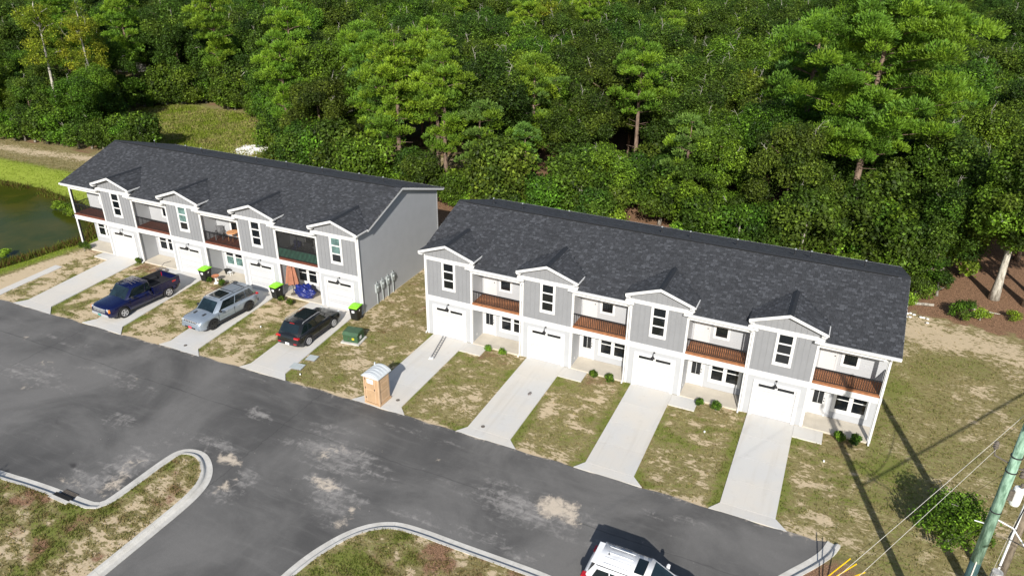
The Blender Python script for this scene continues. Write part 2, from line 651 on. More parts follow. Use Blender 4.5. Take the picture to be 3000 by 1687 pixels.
def gmask(x, y):
    n = fbm(x * 0.45, y * 0.45, 11) - 0.5
    n2 = fbm(x * 1.5, y * 1.5, 21) - 0.5
    green = 0.34 + n * 0.7
    n3 = fbm(x * 1.9, y * 3.0, 31) - 0.5
    sand = 0.33 - n * 0.6 + n2 * 0.4 - n3 * 1.1
    green = green + n3 * 0.8
    brown = np.zeros_like(x) + 0.05
    lush = np.zeros_like(x) + 0.15
    front = (y < 0.3) & (y > -9.6) & (x > -34) & (x < 27.5)
    inA = front & (x < -5.3)
    sand = np.where(inA, sand + 0.20, sand)
    green = np.where(front & (x > 17), green + 0.06, green)
    brown = np.where(front & (x > 17) & (x < 21.2), 0.18 + n2, brown)
    # green rims beside the concrete
    dd = on_drive(x, y)
    rim = sstep(dd, 0.75, 0.1) * (dd < 5)
    rim = rim * sstep(fbm(x * 0.7, y * 0.7, 5), 0.35, 0.6)
    green = green + rim * 0.4
    sand = sand - rim * 0.3
    ry = road_y(x)
    nearroad = sstep(y - ry, 0.45, 0.0) * (y > ry - 0.3) * (x < 26)
    sand = sand + nearroad * 0.5
    green = green - nearroad * 0.3
    # gap between the buildings
    gap = (x > -6) & (x < 0.3) & (y > -1.5)
    brown = np.where(gap, 0.28 + n2 * 0.9 + n * 0.5, brown)
    green = np.where(gap, green - 0.1, green)
    # right lawn
    rl = (x > 27)
    green = np.where(rl, 0.40 + n * 0.6, green)
    sand = np.where(rl, 0.31 - n * 0.5 + n2 * 0.4 - n3 * .6, sand)
    hb = sstep(x, 31.5, 27.5) * rl * (y > -3)
    green = green + hb * 0.2
    sb = np.exp(-((y - 14.8 + (x - 30) * 0.12) / 1.7) ** 2) * (x > 26)
    sand = sand + sb * 0.42
    green = green - sb * 0.4
    wood = sstep(y + n * 3.0 + n2 * 1.6 + (x - 30) * 0.15, 16.2, 18.4) * (x > 14)
    brown = np.maximum(brown, wood * 0.85)
    # kerb corner at the right
    kc = np.exp(-(((x - 26.5) / 2.8) ** 2 + ((y + 11.2) / 2.2) ** 2))
    brown = brown + kc * 0.7
    # forest floor
    fo = (y > 15) & (x > -45) & (x <= 14)
    brown = np.where(fo, np.where(x > -14, 0.85, 0.45 + n), brown)
    # back strip behind the buildings
    # pond side
    dp = poly_sd(x, y, POND)
    lf = x < -31.5
    bank = sstep(dp, 5.2, 3.4) * lf
    green = np.where(lf, green * (1 - bank) + bank * (0.92 + n * 0.3), green)
    sand = np.where(lf, sand * (1 - bank) - bank * 0.25, sand)
    brown = np.where(lf & (dp < 0.5), 0.55 + n2, brown)
    lush = np.where(lf, bank, lush)
    up = lf & (y > 8) & (dp > 4)
    green = np.where(up, green * 0.8, green)
    sand = np.where(up, sand * 0.45, sand)
    brown = np.where(up, 0.22, brown)
    ts = np.exp(-((y - 17.4 + (x + 56) * -0.1) / 1.3) ** 2) * lf
    sand = sand + ts * 0.5
    green = green - ts * 0.5
    fs = np.exp(-((x + 33.4 + (y + 4) * 0.02) / 1.5) ** 2) * (y < 1.0) * (y > -11)
    sand = sand + fs * 0.45
    green = green - fs * 0.35
    lw = lf & (y > 18.8)
    brown = np.where(lw, 0.42 + n, brown)
    clr = sstep(poly_sd(x, y, [(-71, 38), (-58, 23), (-44, 20), (-36, 24), (-41.0, 33), (-54, 42), (-66, 44)]), 1.5, -1.5)
    green = green * (1 - clr) + clr * (0.72 + n * 1.4)
    lush = lush * (1 - clr) + clr * 0.75
    brown = brown * (1 - clr) + clr * 0.1
    sand = sand * (1 - clr) + clr * (0.1 - n)
    # beds by the porches
    for u in range(4):
        bx = ((x > W_U * u + 4.55) & (x < W_U * u + 6.75) & (y > -1.75 + n2) & (y < 0.2))
        ax0 = A_ORG[0] + u * W_U * A_SC
        ax = ((x > ax0 + 0.2) & (x < ax0 + 2.3) & (y > -1.7 + n2) & (y < 0.2))
        bed = bx | ax
        brown = np.where(bed, 0.42 + n2 * 0.8, brown)
        green = np.where(bed, green - 0.25, green)
    # islands
    i1 = (y < -15.9) & (x < -1.6)
    i2 = (y < -15.6) & (x > 4.8) & (x < 17)
    brown = np.where(i1, 0.32 + n2 * 1.3, brown)
    sand = np.where(i1, sand + .05, sand)
    green = np.where(i1, green + 0.06, green)
    rb = sstep(x, 7.0, 10.5)
    brown = np.where(i2, 0.12 + rb * 0.35 + n2, brown)
    green = np.where(i2, green + 0.16 - rb * 0.2, green)
    return np.clip(np.stack([green, sand, brown, lush], -1), 0, 1.2)


def axis(segs):
    out = [segs[0][0]]
    for a, b, st in segs:
        n = max(1, int(round((b - a) / st)))
        out += list(a + (b - a) * (np.arange(1, n + 1) / n))
    return np.array(out)


gx = axis([(-520, -120, 40), (-120, -76, 4), (-76, -36, 0.6), (-36, 40, 0.32), (40, 60, 2), (60, 520, 46)])
gy = axis([(-200, -44, 20), (-44, -26, 2), (-26, 20, 0.32), (20, 42, 0.6), (42, 60, 3), (60, 620, 46)])
GX, GY = np.meshgrid(gx, gy)
GZ = ground_z(GX, GY)
M = gmask(GX.ravel(), GY.ravel())
nx, ny = len(gx), len(gy)
verts = np.stack([GX.ravel(), GY.ravel(), GZ.ravel()], -1)
idx = np.arange(nx * ny).reshape(ny, nx)
faces = np.stack([idx[:-1, :-1].ravel(), idx[:-1, 1:].ravel(), idx[1:, 1:].ravel(), idx[1:, :-1].ravel()], -1)


def np_mesh(name, verts, faces, mat, smooth=False, tint=None, mask=None, domain='FACE'):
    me = bpy.data.meshes.new(name)
    k = faces.shape[1]
    me.vertices.add(len(verts))
    me.vertices.foreach_set('co', np.asarray(verts, np.float32).ravel())
    me.loops.add(len(faces) * k)
    me.loops.foreach_set('vertex_index', faces.astype(np.int32).ravel())
    me.polygons.add(len(faces))
    me.polygons.foreach_set('loop_start', np.arange(0, len(faces) * k, k, dtype=np.int32))
    me.polygons.foreach_set('loop_total', np.full(len(faces), k, np.int32))
    me.update(calc_edges=True)
    if smooth:
        me.polygons.foreach_set('use_smooth', np.ones(len(faces), bool))
    if tint is not None:
        a = me.attributes.new('tint', 'FLOAT_COLOR', domain)
        a.data.foreach_set('color', np.asarray(tint, np.float32).ravel())
    if mask is not None:
        a = me.attributes.new('mask', 'FLOAT_COLOR', 'POINT')
        a.data.foreach_set('color', np.asarray(mask, np.float32).ravel())
    for m in (mat if isinstance(mat, (list, tuple)) else [mat]):
        me.materials.append(MATS[m])
    me.validate()
    return me


link('ground', np_mesh('ground', verts, faces, 'ground', smooth=True, mask=M), kind='structure')


def chaikin(p, n=2, closed=False):
    for _ in range(n):
        q = []
        m = len(p)
        rngi = range(m if closed else m - 1)
        if not closed:
            q.append(p[0])
        for i in rngi:
            a, b = p[i], p[(i + 1) % m]
            q.append((a[0] * .75 + b[0] * .25, a[1] * .75 + b[1] * .25))
            q.append((a[0] * .25 + b[0] * .75, a[1] * .25 + b[1] * .75))
        if not closed:
            q.append(p[-1])
        p = q
    return p


K1 = chaikin([(-1.68, -45), (-1.68, -30), (-1.68, -21.5), (-1.68, -19.4), (-1.82, -18.2), (-2.2, -17.3), (-2.85, -16.6), (-3.81, -16.02), (-4.68, -16.02), (-5.4, -16.45), (-5.53, -17.4), (-5.53, -19), (-5.53, -20.3), (-5.6, -21.0), (-6.3, -21.08), (-9.4, -21.2), (-12, -21.5), (-20, -22.0), (-45, -23.4)])
K2 = chaikin([(5.0, -45), (5.0, -30), (5.0, -22.5), (5.0, -20.8), (5.35, -18.9), (6.2, -17.0), (7.5, -15.95), (9.0, -15.78), (11, -15.8), (13, -15.77), (15.2, -15.76), (16.3, -15.9), (16.6, -17), (16.6, -19), (16.6, -45)])
K3 = chaikin([(26.0, -8.55), (25.7, -9.55), (24.1, -11.75), (22.9, -13.7), (22.3, -16), (22.2, -20), (22.2, -45)])


def cdt_sheet(name, poly, step, zf, mat, maskf, kind='structure', parent=None):
    xs = [p[0] for p in poly]
    ys = [p[1] for p in poly]
    pts = []
    X, Y = np.meshgrid(np.arange(min(xs) + step / 2, max(xs), step), np.arange(min(ys) + step / 2, max(ys), step))
    d = poly_sd(X, Y, poly)
    keep = (d < -step * 0.45) & (Y > -30) & (X > -40)
    inner = [Vector((a, b)) for a, b in zip(X[keep], Y[keep])]
    pv = [Vector(p) for p in poly]
    n = len(pv)
    r = delaunay_2d_cdt(pv + inner, [(i, (i + 1) % n) for i in range(n)], [], 1, 1e-5)
    v2 = np.array([(v.x, v.y) for v in r[0]])
    f = np.array([t[:3] for t in r[2]])
    z = zf(v2[:, 0], v2[:, 1])
    me = np_mesh(name, np.column_stack([v2, z]), f, mat, smooth=True, mask=maskf(v2[:, 0], v2[:, 1]))
    return link(name, me, parent, kind)


# ---- asphalt, with its drifts of sand and dust
SAND = [(14.0, -11.9, 1.1, 0.7, 1.1), (14.9, -12.5, .9, .35, .9), (-2.6, -15.7, .7, .3, 1.1), (-2.1, -15.9, .5, .3, 1), (-1.35, -17.4, .3, .8, .8), (3.3, -15.2, .9, .45, .95), (2.3, -12.8, 1.3, .5, .5), (1.6, -13.6, 1.0, .5, .8),
        (5.4, -17.3, .7, .35, .7), (5.9, -16.5, .3, .5, .9), (-6.35, -18.6, .8, 1.3, .55), (-6.0, -19.9, .5, 1.0, .8), (-7.7, -20.5, 1.0, .4, .7), (1.7, -15.8, .5, .25, .7), (-9.0, -20.95, 1.2, .12, .7),
        (-18.1, -16.1, .9, .35, .6), (-19.6, -13.9, 1.2, .5, .5), (4.5, -12.0, .5, .2, .6), (-13.0, -12.3, .7, .2, .5), (-23.5, -12.5, .8, .2, .8), (7.5, -11.4, .5, .2, .6), (18.3, -12.3, .25, .15, .6)]
DUST = [(13.0, -12.6, 3.4, 1.4, .9), (2.5, -13.3, 3.4, 1.3, .95), (0.5, -11.5, 2.5, .8, .5), (-6.6, -18.8, 1.4, 2.6, .9), (-7.6, -20.2, 2.2, 1.0, .8), (-1.0, -17.3, 1.0, 1.6, .8), (4.5, -16.2, 1.8, 1.5, .8),
        (-18.5, -15, 4, 1.4, .6), (-10.5, -15.9, 1.3, .6, .8), (-4.0, -12.3, .9, .45, 1.25), (-4.3, -15.4, 2.5, .8, .7), (-14, -13, 5, .9, .5), (-20, -11.5, 5, .5, .5), (9, -15.2, 3, .6, .6), (12.5, -15.2, 3, .6, .6), (8.3, -12.5, 2, .6, .5),
        (19, -10.2, 3, .5, .5), (17.0, -13.5, 1.6, 1.0, .5), (5.0, -10.0, 5, .5, .5), (-8.0, -9.6, 4, .4, .4), (3.4, -15.2, 1.5, .8, .9)]
OIL = [(-9.35, -19.6, .55, .22, 1), (-13.2, -17.6, .8, .3, .5), (8.3, -13.0, .12, .1, 1), (-0.2, -21.2, .15, .12, 1), (-0.5, -16.0, .5, .3, .35), (18.6, -11.0, .3, .3, .4), (15.1, -14.5, .4, .2, .3)]


def amask(x, y):
    wx = x + (fbm(x * 0.8, y * 0.8, 40) - .5) * 1.6
    wy = y + (fbm(x * 0.8, y * 0.8, 50) - .5) * 1.1
    out = []
    for L in (SAND, DUST, OIL):
        v = np.zeros_like(x)
        for (a, b, rx, ry, s) in L:
            v = np.maximum(v, s * np.exp(-(((wx - a) / rx) ** 2 + ((wy - b) / ry) ** 2)))
        out.append(v)
    ed = sstep(road_y(x) - y, 0.22, 0.0) * (x < 26)
    out[0] = np.maximum(out[0], ed * (0.25 + 0.5 * fbm(x * 1.3, y, 77)))
    out[1] = np.maximum(out[1], sstep(road_y(x) - y, 1.0, 0.0) * 0.35)
    return np.clip(np.stack(out + [np.ones_like(x)], -1), 0, 1.3)


ax_ = np.arange(-60, 25.8, 0.45)
north = [(float(a), float(road_y(a) + 0.02 + 0.10 * (fbm(a * 1.7, 0.0, 61) - .5) + 0.05 * math.sin(a * 2.1))) for a in ax_]
road_poly = north + [(26.0, -8.6)] + [(a + 0.1, b) for a, b in K3[1:-1]] + [(22.3, -45), (-60, -45)]
cdt_sheet('road', road_poly, 0.34, lambda x, y: 0.014 + 0 * x, 'asphalt', amask)


# ---- kerbs: a mesh per cast segment
def kerb(path, side, label):
    root = thing('kerb', label, None)
    root['kind'] = 'structure'
    # resample
    P = [Vector(p) for p in path]
    L = [0]
    for i in range(1, len(P)):
        L.append(L[-1] + (P[i] - P[i - 1]).length)
    xs = np.interp(np.arange(0, L[-1], 0.25), L, [p.x for p in P])
    ys = np.interp(np.arange(0, L[-1], 0.25), L, [p.y for p in P])
    tx, ty = np.gradient(xs), np.gradient(ys)
    ln = np.hypot(tx, ty)
    nxn, nyn = -ty / ln * side, tx / ln * side
    prof = [(0.0, 0.0), (0.0, 0.034), (0.26, 0.022), (0.33, 0.05), (0.38, 0.12), (0.43, 0.15), (0.56, 0.155), (0.58, 0.0)]
    seg = 12
    i = 0
    while i < len(xs) - 1:
        j = min(i + seg, len(xs) - 1)
        if ys[i:j + 1].max() > -31 and xs[i:j + 1].max() > -32:
            vs, fs = [], []
            for k in range(i, j + 1):
                e = 0.008 / 0.25 if k == j else 0
                for (o, z) in prof:
                    bx = xs[k] - tx[k] * e + nxn[k] * o
                    by = ys[k] - ty[k] * e + nyn[k] * o
                    vs.append((bx, by, z))
            m = len(prof)
            for k in range(j - i):
                for q in range(m - 1):
                    fs.append((k * m + q, k * m + q + 1, (k + 1) * m + q + 1, (k + 1) * m + q))
            fs.append(tuple(range(m)))
            fs.append(tuple((j - i) * m + q for q in range(m - 1, -1, -1)))
            mb = MB(flip=side > 0)
            mb.add(vs, fs)
            mb.build('kerb_segment', 'kerb_concrete', root)
        i = j
    return root


kerb(K1, 1, 'rolled concrete kerb round the long grass island at lower left')
kerb(K2, -1, 'rolled concrete kerb round the brown verge at bottom centre')
kerb(K3, 1, 'rolled concrete kerb closing the road at lower right')


def offset_path(path, side, d):
    P = np.array(path)
    t = np.gradient(P, axis=0)
    ln = np.hypot(t[:, 0], t[:, 1])
    return [(P[i, 0] - t[i, 1] / ln[i] * side * d, P[i, 1] + t[i, 0] / ln[i] * side * d) for i in range(len(P))]


isl_z = lambda x, y: 0.135 + (fbm(x * 1.2, y * 1.2, 9) - .5) * 0.06
I1 = offset_path(K1, 1, 0.53) + [(-45, -45)]
I2 = offset_path(K2, -1, 0.53)
I3 = [(26.0, -8.0), (27.4, -8.0), (27.4, -45), (22.75, -45)] + offset_path(K3, 1, 0.53)[::-1][1:]
cdt_sheet('verge_lawn', I1, 0.3, isl_z, 'ground', gmask)
cdt_sheet('verge_lawn', I2, 0.3, isl_z, 'ground', gmask)
cdt_sheet('verge_lawn', [(26.2, -8.9), (27.6, -9.4), (28.5, -12), (28.5, -45), (22.75, -45)] + offset_path(K3, 1, 0.53)[::-1][1:-3], 0.3,
          lambda x, y: 0.12 * sstep(x, 28.4, 27.0) * sstep(y, -8.9, -10.0) + 0.006 + 0 * x, 'ground', gmask)

# ---- storm drain
t = thing('storm_drain', 'dark recessed storm drain grate set in the kerb of the lower left island', 'storm drain', (-7.48, -21.2, 0))
MB().box(-0.45, 0.45, -0.2, 0.18, 0.02, 0.045).build('drain_frame', 'iron', t)
for k in range(7):
    MB().box(-0.40 + k * 0.125, -0.35 + k * 0.125, -0.19, 0.17, 0.046, 0.062).build('grate_bar', 'iron', t)
MB().box(-0.55, 0.55, -0.42, -0.21, 0.04, 0.165).build('drain_throat', 'cavity', t)
MB().box(-0.62, 0.62, -0.62, -0.43, 0.0, 0.172).build('drain_cover', 'kerb_concrete', t)

# ---- pond
wp = [(p[0], p[1]) for p in POND]
mb = MB()
mb.add([(a + (-0.35 if a < -60 else 0.6), b + (0.5 if b > 0 else -0.5), -0.86) for a, b in wp], [tuple(range(len(wp)))])
me = mb.mesh('pond', 'pond_water')
o = link('pond', me, kind='structure')
if me.polygons[0].normal.z < 0:
    me.flip_normals()

# ---- driveways, slab by slab
for di, ((t0, t1), (s0, s1), sy, (k0, k1), ky) in enumerate(DRIVES):
    root = thing('driveway', 'pale concrete driveway', None)
    root['kind'] = 'structure'
    del root['label']
    ytop = -0.03 if di > 3 else -0.27 + (t0 + 33.3) * 0.0152 + 0.06
    cuts = [ytop] + [ytop + (sy - ytop) * f for f in (0.26, 0.51, 0.76, 1.0)]
    for c in range(4):
        ya, yb = cuts[c] - 0.006, cuts[c + 1] + 0.006
        fa, fb = (ya - ytop) / (sy - ytop), (yb - ytop) / (sy - ytop)
        xa0, xa1 = t0 + (s0 - t0) * fa, t1 + (s1 - t1) * fa
        xb0, xb1 = t0 + (s0 - t0) * fb, t1 + (s1 - t1) * fb
        MB().prism([(xa0, ya, -0.05), (xa1, ya, -0.05), (xb1, yb, -0.05), (xb0, yb, -0.05)], (0, 0, 0.082)).build('concrete_slab', 'drive_concrete', root)
    yb = sy - 0.006
    MB().prism([(s0, yb, -0.05), (s1, yb, -0.05), (k1, ky + 0.01, -0.05), (k0, ky + 0.01, -0.05)], (0, 0, 0.078)).build('apron_slab', 'drive_concrete', root)
    # walk to the porch
    if di > 3:
        x = t1 + 0.012
        MB().box(x, x + 1.52, -1.2, -0.09, -0.05, 0.034).build('walk_slab', 'drive_concrete', root)
    else:
        x = t0 - 0.012 + 0.1
        MB().box(x - 1.52, x, -1.22, ytop - 0.05, -0.05, 0.034).build('walk_slab', 'drive_concrete', root)
root = thing('footpath', 'narrow bare concrete footpath beside the pond bank', None)
root['kind'] = 'structure'
for c in range(4):
    y0, y1 = -9.3 + c * 1.4, -9.3 + c * 1.4 + 1.385
    fx = lambda y: -31.75 + (y + 9.3) * -0.07
    MB().prism([(fx(y0), y0, -0.05), (fx(y0) + .78, y0, -0.05), (fx(y1) + .72, y1, -0.05), (fx(y1), y1, -0.05)], (0, 0, 0.075)).build('concrete_slab', 'drive_concrete', root)


# ---- grass blades, only where the photograph shows turf
def in_any(x, y):
    """where tufts may grow"""
    ok = np.zeros(x.shape, bool)
    ok |= (y < -0.15) & (y > road_y(x) + 0.03) & (x > -36) & (x < 26)
    ok |= (x > 26) & (y > -14) & (y < 16)
    ok |= (x > -5.1) & (x < -0.1) & (y >= -0.2) & (y < 14)
    ok |= (x <= -33.6) & (y > -9) & (y < 18.5)
    ok |= (x <= -33.6) & (y > -9)
    ok &= on_drive(x, y) > 0.03
    for u in range(8):
        if u < 4:
            x0 = W_U * u + 3.0
            ok &= ~((x > x0) & (x < x0 + 1.6) & (y > -1.25) & (y < 0))
        else:
            x0 = A_DR[u - 4][0][0]
            ok &= ~((x > x0 - 1.5) & (x < x0 + .2) & (y > -1.28) & (y < 0))
    ok &= ~((x > -34.2) & (x < -5.1) & (y > -0.4)) & ~((x > -0.1) & (x < 27.75) & (y > -0.1))
    ok &= ~((x > -32.35) & (x < -31.0) & (y < -3.7))
    ok &= ~((x > -4.6) & (x < -3.1) & (y > -3.9) & (y < -2.3))
    ok &= poly_sd(x, y, POND) > -0.3
    return ok


def blades(name, n, area, size, seed, okf, z=0.0, dens=None, tall=None, label=None):
    g = np.random.default_rng(seed)
    x = g.uniform(area[0], area[1], n)
    y = g.uniform(area[2], area[3], n)
    ok = okf(x, y)
    x, y = x[ok], y[ok]
    m = gmask(x, y)
    pr = np.clip(1.05 - m[:, 1] * 1.35 + (m[:, 0] - .3) * 0.9, 0.06, 1)
    pr = pr * np.maximum(.25, sstep(fbm(x * 1.9, y * 3.0, 31), 0.36, 0.60))
    ok = g.uniform(0, 1, len(x)) < pr
    x, y, m = x[ok], y[ok], m[ok]
    n = len(x)
    gz = ground_z(x, y) if callable(z) is False and z == 0.0 else z(x, y)
    s = size * g.uniform(0.6, 1.5, n)
    vs = []
    col = []
    gsel = np.clip(m[:, 0] * 1.1 + g.normal(0, .22, n), 0, 1)[:, None]
    lush = m[:, 3][:, None]
    green = (1 - lush) * np.array([[.10, .135, .025]]) + lush * np.array([[.22, .30, .025]])
    dry = np.array([[.38, .31, .155]])
    br = np.array([[.15, .085, .045]])
    base = dry * (1 - gsel) + green * gsel
    bsel = np.clip(m[:, 2] * 1.2 + g.normal(0, .2, n), 0, 1)[:, None] * 0.7
    base = base * (1 - bsel) + br * bsel
    for b in range(3):
        a = g.uniform(0, 6.283, n)
        w = s * g.uniform(.25, .45, n)
        h = s * g.uniform(.5, 1.0, n)
        lx, ly = np.cos(a), np.sin(a)
        l2 = g.uniform(0, 6.283, n)
        tilt = s * g.uniform(.2, .8, n)
        ox, oy = g.normal(0, .35, n) * s, g.normal(0, .35, n) * s
        p0 = np.stack([x + ox - lx * w, y + oy - ly * w, gz - .005], -1)
        p1 = np.stack([x + ox + lx * w, y + oy + ly * w, gz - .005], -1)
        p2 = np.stack([x + ox + np.cos(l2) * tilt, y + oy + np.sin(l2) * tilt, gz + h], -1)
        vs.append(np.stack([p0, p1, p2], 1))
        c = base * g.uniform(.85, 1.5, (n, 1))
        col.append(np.concatenate([c, np.ones((n, 1))], 1))
    V = np.concatenate(vs, 0)
    F = np.arange(len(V) * 3).reshape(-1, 3)
    me = np_mesh(name, V.reshape(-1, 3), F, 'grass_blade', tint=np.concatenate(col, 0))
    o = link(name, me)
    return tag(o, label, 'grass', None, 'stuff')


blades('lawn_grass', 300000, (-74, 40, -14, 18.5), 0.066, 5, in_any, label='patchy green and straw coloured lawn grass round the driveways')
in1 = lambda x, y: poly_sd(x, y, I1) < -0.02
in2 = lambda x, y: poly_sd(x, y, I2) < -0.02
blades('island_grass', 34000, (-14, -2, -27, -16), 0.062, 6, in1, z=isl_z, label='green and tan grass filling the kerbed island at lower left')
blades('verge_grass', 26000, (5, 17, -22, -16), 0.062, 8, in2, z=isl_z, label='reddish brown and green grass inside the kerb at bottom centre')
clr_ok = lambda x, y: poly_sd(x, y, [(-71, 38), (-58, 23), (-44, 20), (-36, 24), (-41.0, 33), (-54, 42), (-66, 44)]) < 0
blades('meadow_grass', 60000, (-75, -38, 23, 42), 0.30, 9, clr_ok, label='tall green and tan grass in the clearing behind the left building')

# ================================================================== THE TOWNHOUSES
L_B = 4 * W_U
ZB, ZE, ZT, ZP, YR, OV, GO, YB, PD = 2.91, 5.657, 6.089, 6.785, 5.443, 0.351, 0.372, 10.9, 1.46
PITCH = (7.67 - ZE) / (YR + OV)
XC = BAY / 2 + 0.01
GW = 1.993
YD = (ZT - ZE) / PITCH - OV          # where the dormer eave meets the main slope
SHARED = {}


def shared(key, fn):
    if key not in SHARED:
        SHARED[key] = fn()
    return SHARED[key]


def siding(mb, p0, u, width_at, z0, z1, nrm, exp=0.15, top=None):
    """lap boards as saw-tooth strips. width_at(z) -> (a,b) extent along u"""
    u = Vector(u)
    nrm = Vector(nrm)
    p0 = Vector(p0)
    z = z0
    while z < z1 - 1e-4:
        zt = min(z + exp, z1)
        a0, b0 = width_at(z)
        a1, b1 = width_at(zt)
        if b1 - a1 < 0.02:
            a1 = b1 = (a1 + b1) / 2
            b1 += 0.01
        q = lambda a, zz, d: tuple(p0 + u * a + nrm * d + Vector((0, 0, zz)))
        vs = [q(a0, z, .027), q(b0, z, .027), q(b1, zt, .003), q(a1, zt, .003), q(a0, z, 0.0), q(b0, z, 0.0)]
        fs = [(0, 1, 2, 3), (4, 5, 1, 0)]
        n = (Vector(vs[1]) - Vector(vs[0])).cross(Vector(vs[3]) - Vector(vs[0]))
        if n.dot(nrm) < 0:
            fs = [f[::-1] for f in fs]
        mb.add(vs, fs)
        z = zt


def shingle_tab(mb, p, U, Vv, N, w, e, gap=0.006, lift=0.011):
    a = p + U * gap
    b = p + U * (w - gap)
    vs = [a + N * lift, b + N * lift, b + Vv * e + N * .002, a + Vv * e + N * .002, a, b, b + Vv * e, a + Vv * e]
    mb.add([tuple(v) for v in vs], [(0, 1, 2, 3), (4, 5, 1, 0), (5, 6, 2, 1), (7, 4, 0, 3)])
    return 4


def tab_shade(g):
    r = g.random()
    k = 0.034 + 0.026 * r if r < 0.80 else 0.058 + 0.024 * g.random()
    return (k * 0.93, k * 0.98, k * 1.10, 1.0)


def build_row(root, mirror, seed, extras):
    L = L_B
    fx = (lambda x, y, z: (L - x, y, z)) if mirror else None
    mk = lambda: MB(fx, mirror)
    mx = (lambda x: L - x) if mirror else (lambda x: x)
    g = random.Random(seed)
    bayx = [W_U * i for i in range(4)]

    # ---- walls
    core = mk()
    for x in bayx:
        core.box(x + 0.02, x + BAY - 0.02, 0.02, 2.0, 0, 5.9)
    core.box(0.02, L - 0.02, PD + 0.02, YB - 0.02, 0, 5.6)
    core.build('wall_core', 'board_siding', root)
    for x in bayx:
        # ground floor front of the garage bay: lap siding
        m = mk()
        siding(m, (x, 0, 0), (1, 0, 0), lambda z: (0, BAY), 0.03, ZB - .3, (0, -1, 0))
        m.build('lap_siding', 'lap_siding', root)
        m = mk()
        m.box(x, x + BAY, -0.004, 0.02, ZB, ZT - 0.05)
        m.prism([(XC + x - GW + .1, -0.004, ZT - .05), (XC + x + GW - .1, -0.004, ZT - .05), (XC + x, -0.004, ZP - .06)], (0, 0.3, 0))
        m.build('board_siding', 'board_siding', root)
        # battens, each its own piece
        bm_main = shared('batten', lambda: MB().box(-0.02, 0.02, -0.02, 0.0, 0, 5.47 - ZB).mesh('batten', 'board_siding'))
        k = 0
        bxs = x + 0.25
        while bxs < x + BAY - 0.1:
            off = abs(bxs - x - XC)
            if off > 0.53:
                link('batten', bm_main, root, loc=(mx(bxs), -0.004, ZB))
            zt = ZP - .1 - off * PITCH
            if zt - 5.72 > 0.08:
                me = shared('gb%.2f' % round(zt, 2), lambda: MB().box(-0.02, 0.02, -0.02, 0.0, 0, zt - 5.70).mesh('batten', 'board_siding'))
                link('batten', me, root, loc=(mx(bxs), -0.004, 5.70))
            bxs += 0.305
        # bay sides
        m = mk()
        if x > 0:
            siding(m, (x, 0, 0), (0, 1, 0), lambda z: (0, PD), 0.03, 5.6, (-1, 0, 0))
            siding(m, (x, 0, 0), (0, 1, 0), lambda z: (0, YD), 5.6, 6.03, (-1, 0, 0))
            m.build('bay_side_siding', 'lap_siding', root)
            m = mk()
        siding(m, (x + BAY, 0, 0), (0, 1, 0), lambda z: (0, PD), 0.03, 5.6, (1, 0, 0))
        siding(m, (x + BAY, 0, 0), (0, 1, 0), lambda z: (0, YD), 5.6, 6.03, (1, 0, 0))
        m.build('bay_side_siding', 'lap_siding', root)
        # trim
        m = mk()
        bxs_ = [(x - 0.012, x + 0.13, -0.030, 0.0, 0.0, ZB - .34), (x + BAY - 0.13, x + BAY + 0.012, -0.030, 0.0, 0.0, ZB - .34),
                (x - 0.012, x + 0.10, -0.028, 0.0, ZB, 5.47), (x + BAY - 0.10, x + BAY + 0.012, -0.028, 0.0, ZB, 5.47),
                (x + BAY, x + BAY + 0.022, 0.002, 0.12, 0.0, 5.4)]
        if x > 0:
            bxs_.append((x - 0.022, x, 0.002, 0.12, 0.0, 5.4))
        for q_ in bxs_:
            mk().box(*q_).build('corner_board', 'white_trim', root)
        m = mk()
        m.box(x - 0.03, x + BAY + 0.03, -0.045, 0.0, 5.47, 5.70)
        m.build('frieze_board', 'white_trim', root)
    m = mk()
    m.box(-0.035, L + 0.02, -0.05, 0.0, 2.57, ZB)
    m.build('band_board', 'white_trim', root)
    # porches
    for i, x in enumerate(bayx):
        a, b = x + BAY, x + W_U
        end = b > L - 0.1
        m = mk()
        siding(m, (a, PD, 0), (1, 0, 0), lambda z: (0, b - a), 0.1, 2.62, (0, -1, 0))
        m.build('porch_siding', 'lap_siding', root)
        m = mk()
        siding(m, (a, PD, 0), (1, 0, 0), lambda z: (0, b - a), 3.03, 5.42, (0, -1, 0))
        m.build('porch_siding', 'lap_siding', root)
        m = mk()
        m.box(a + .02, b, -0.06, PD, -0.1, 0.085)
        m.build('porch_slab', 'porch_concrete', root)
        m = mk()
        m.box(a, b, 0.0, 0.14, 2.57, ZB)
        m.box(a, b, 0.14, PD, 2.60, 2.66)
        m.build('porch_ceiling', 'white_trim', root)
        m = mk()
        m.box(a, b - (0 if not end else 0), -0.02, PD, 5.30, 5.36)
        m.box(a, b, -0.02, 0.12, 5.12, 5.30)
        m.build('soffit', 'white_trim', root)
        # balcony floor boards
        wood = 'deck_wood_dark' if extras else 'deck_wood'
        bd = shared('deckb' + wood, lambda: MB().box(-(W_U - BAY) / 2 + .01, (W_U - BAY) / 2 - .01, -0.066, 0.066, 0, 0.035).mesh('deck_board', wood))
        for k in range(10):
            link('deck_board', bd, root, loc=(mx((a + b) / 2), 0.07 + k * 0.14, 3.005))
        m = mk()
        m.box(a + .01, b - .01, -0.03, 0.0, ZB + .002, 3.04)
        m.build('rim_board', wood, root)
        # railing
        rail = mk()
        rail.box(a + .03, b - .03, 0.02, 0.085, 3.82, 3.88)
        rail.box(a + .03, b - .03, 0.035, 0.07, 3.10, 3.13)
        if end:
            rail.box(b - .075, b - .03, 0.08, PD - .05, 3.83, 3.875)
            rail.box(b - .07, b - .035, 0.08, PD - .05, 3.10, 3.13)
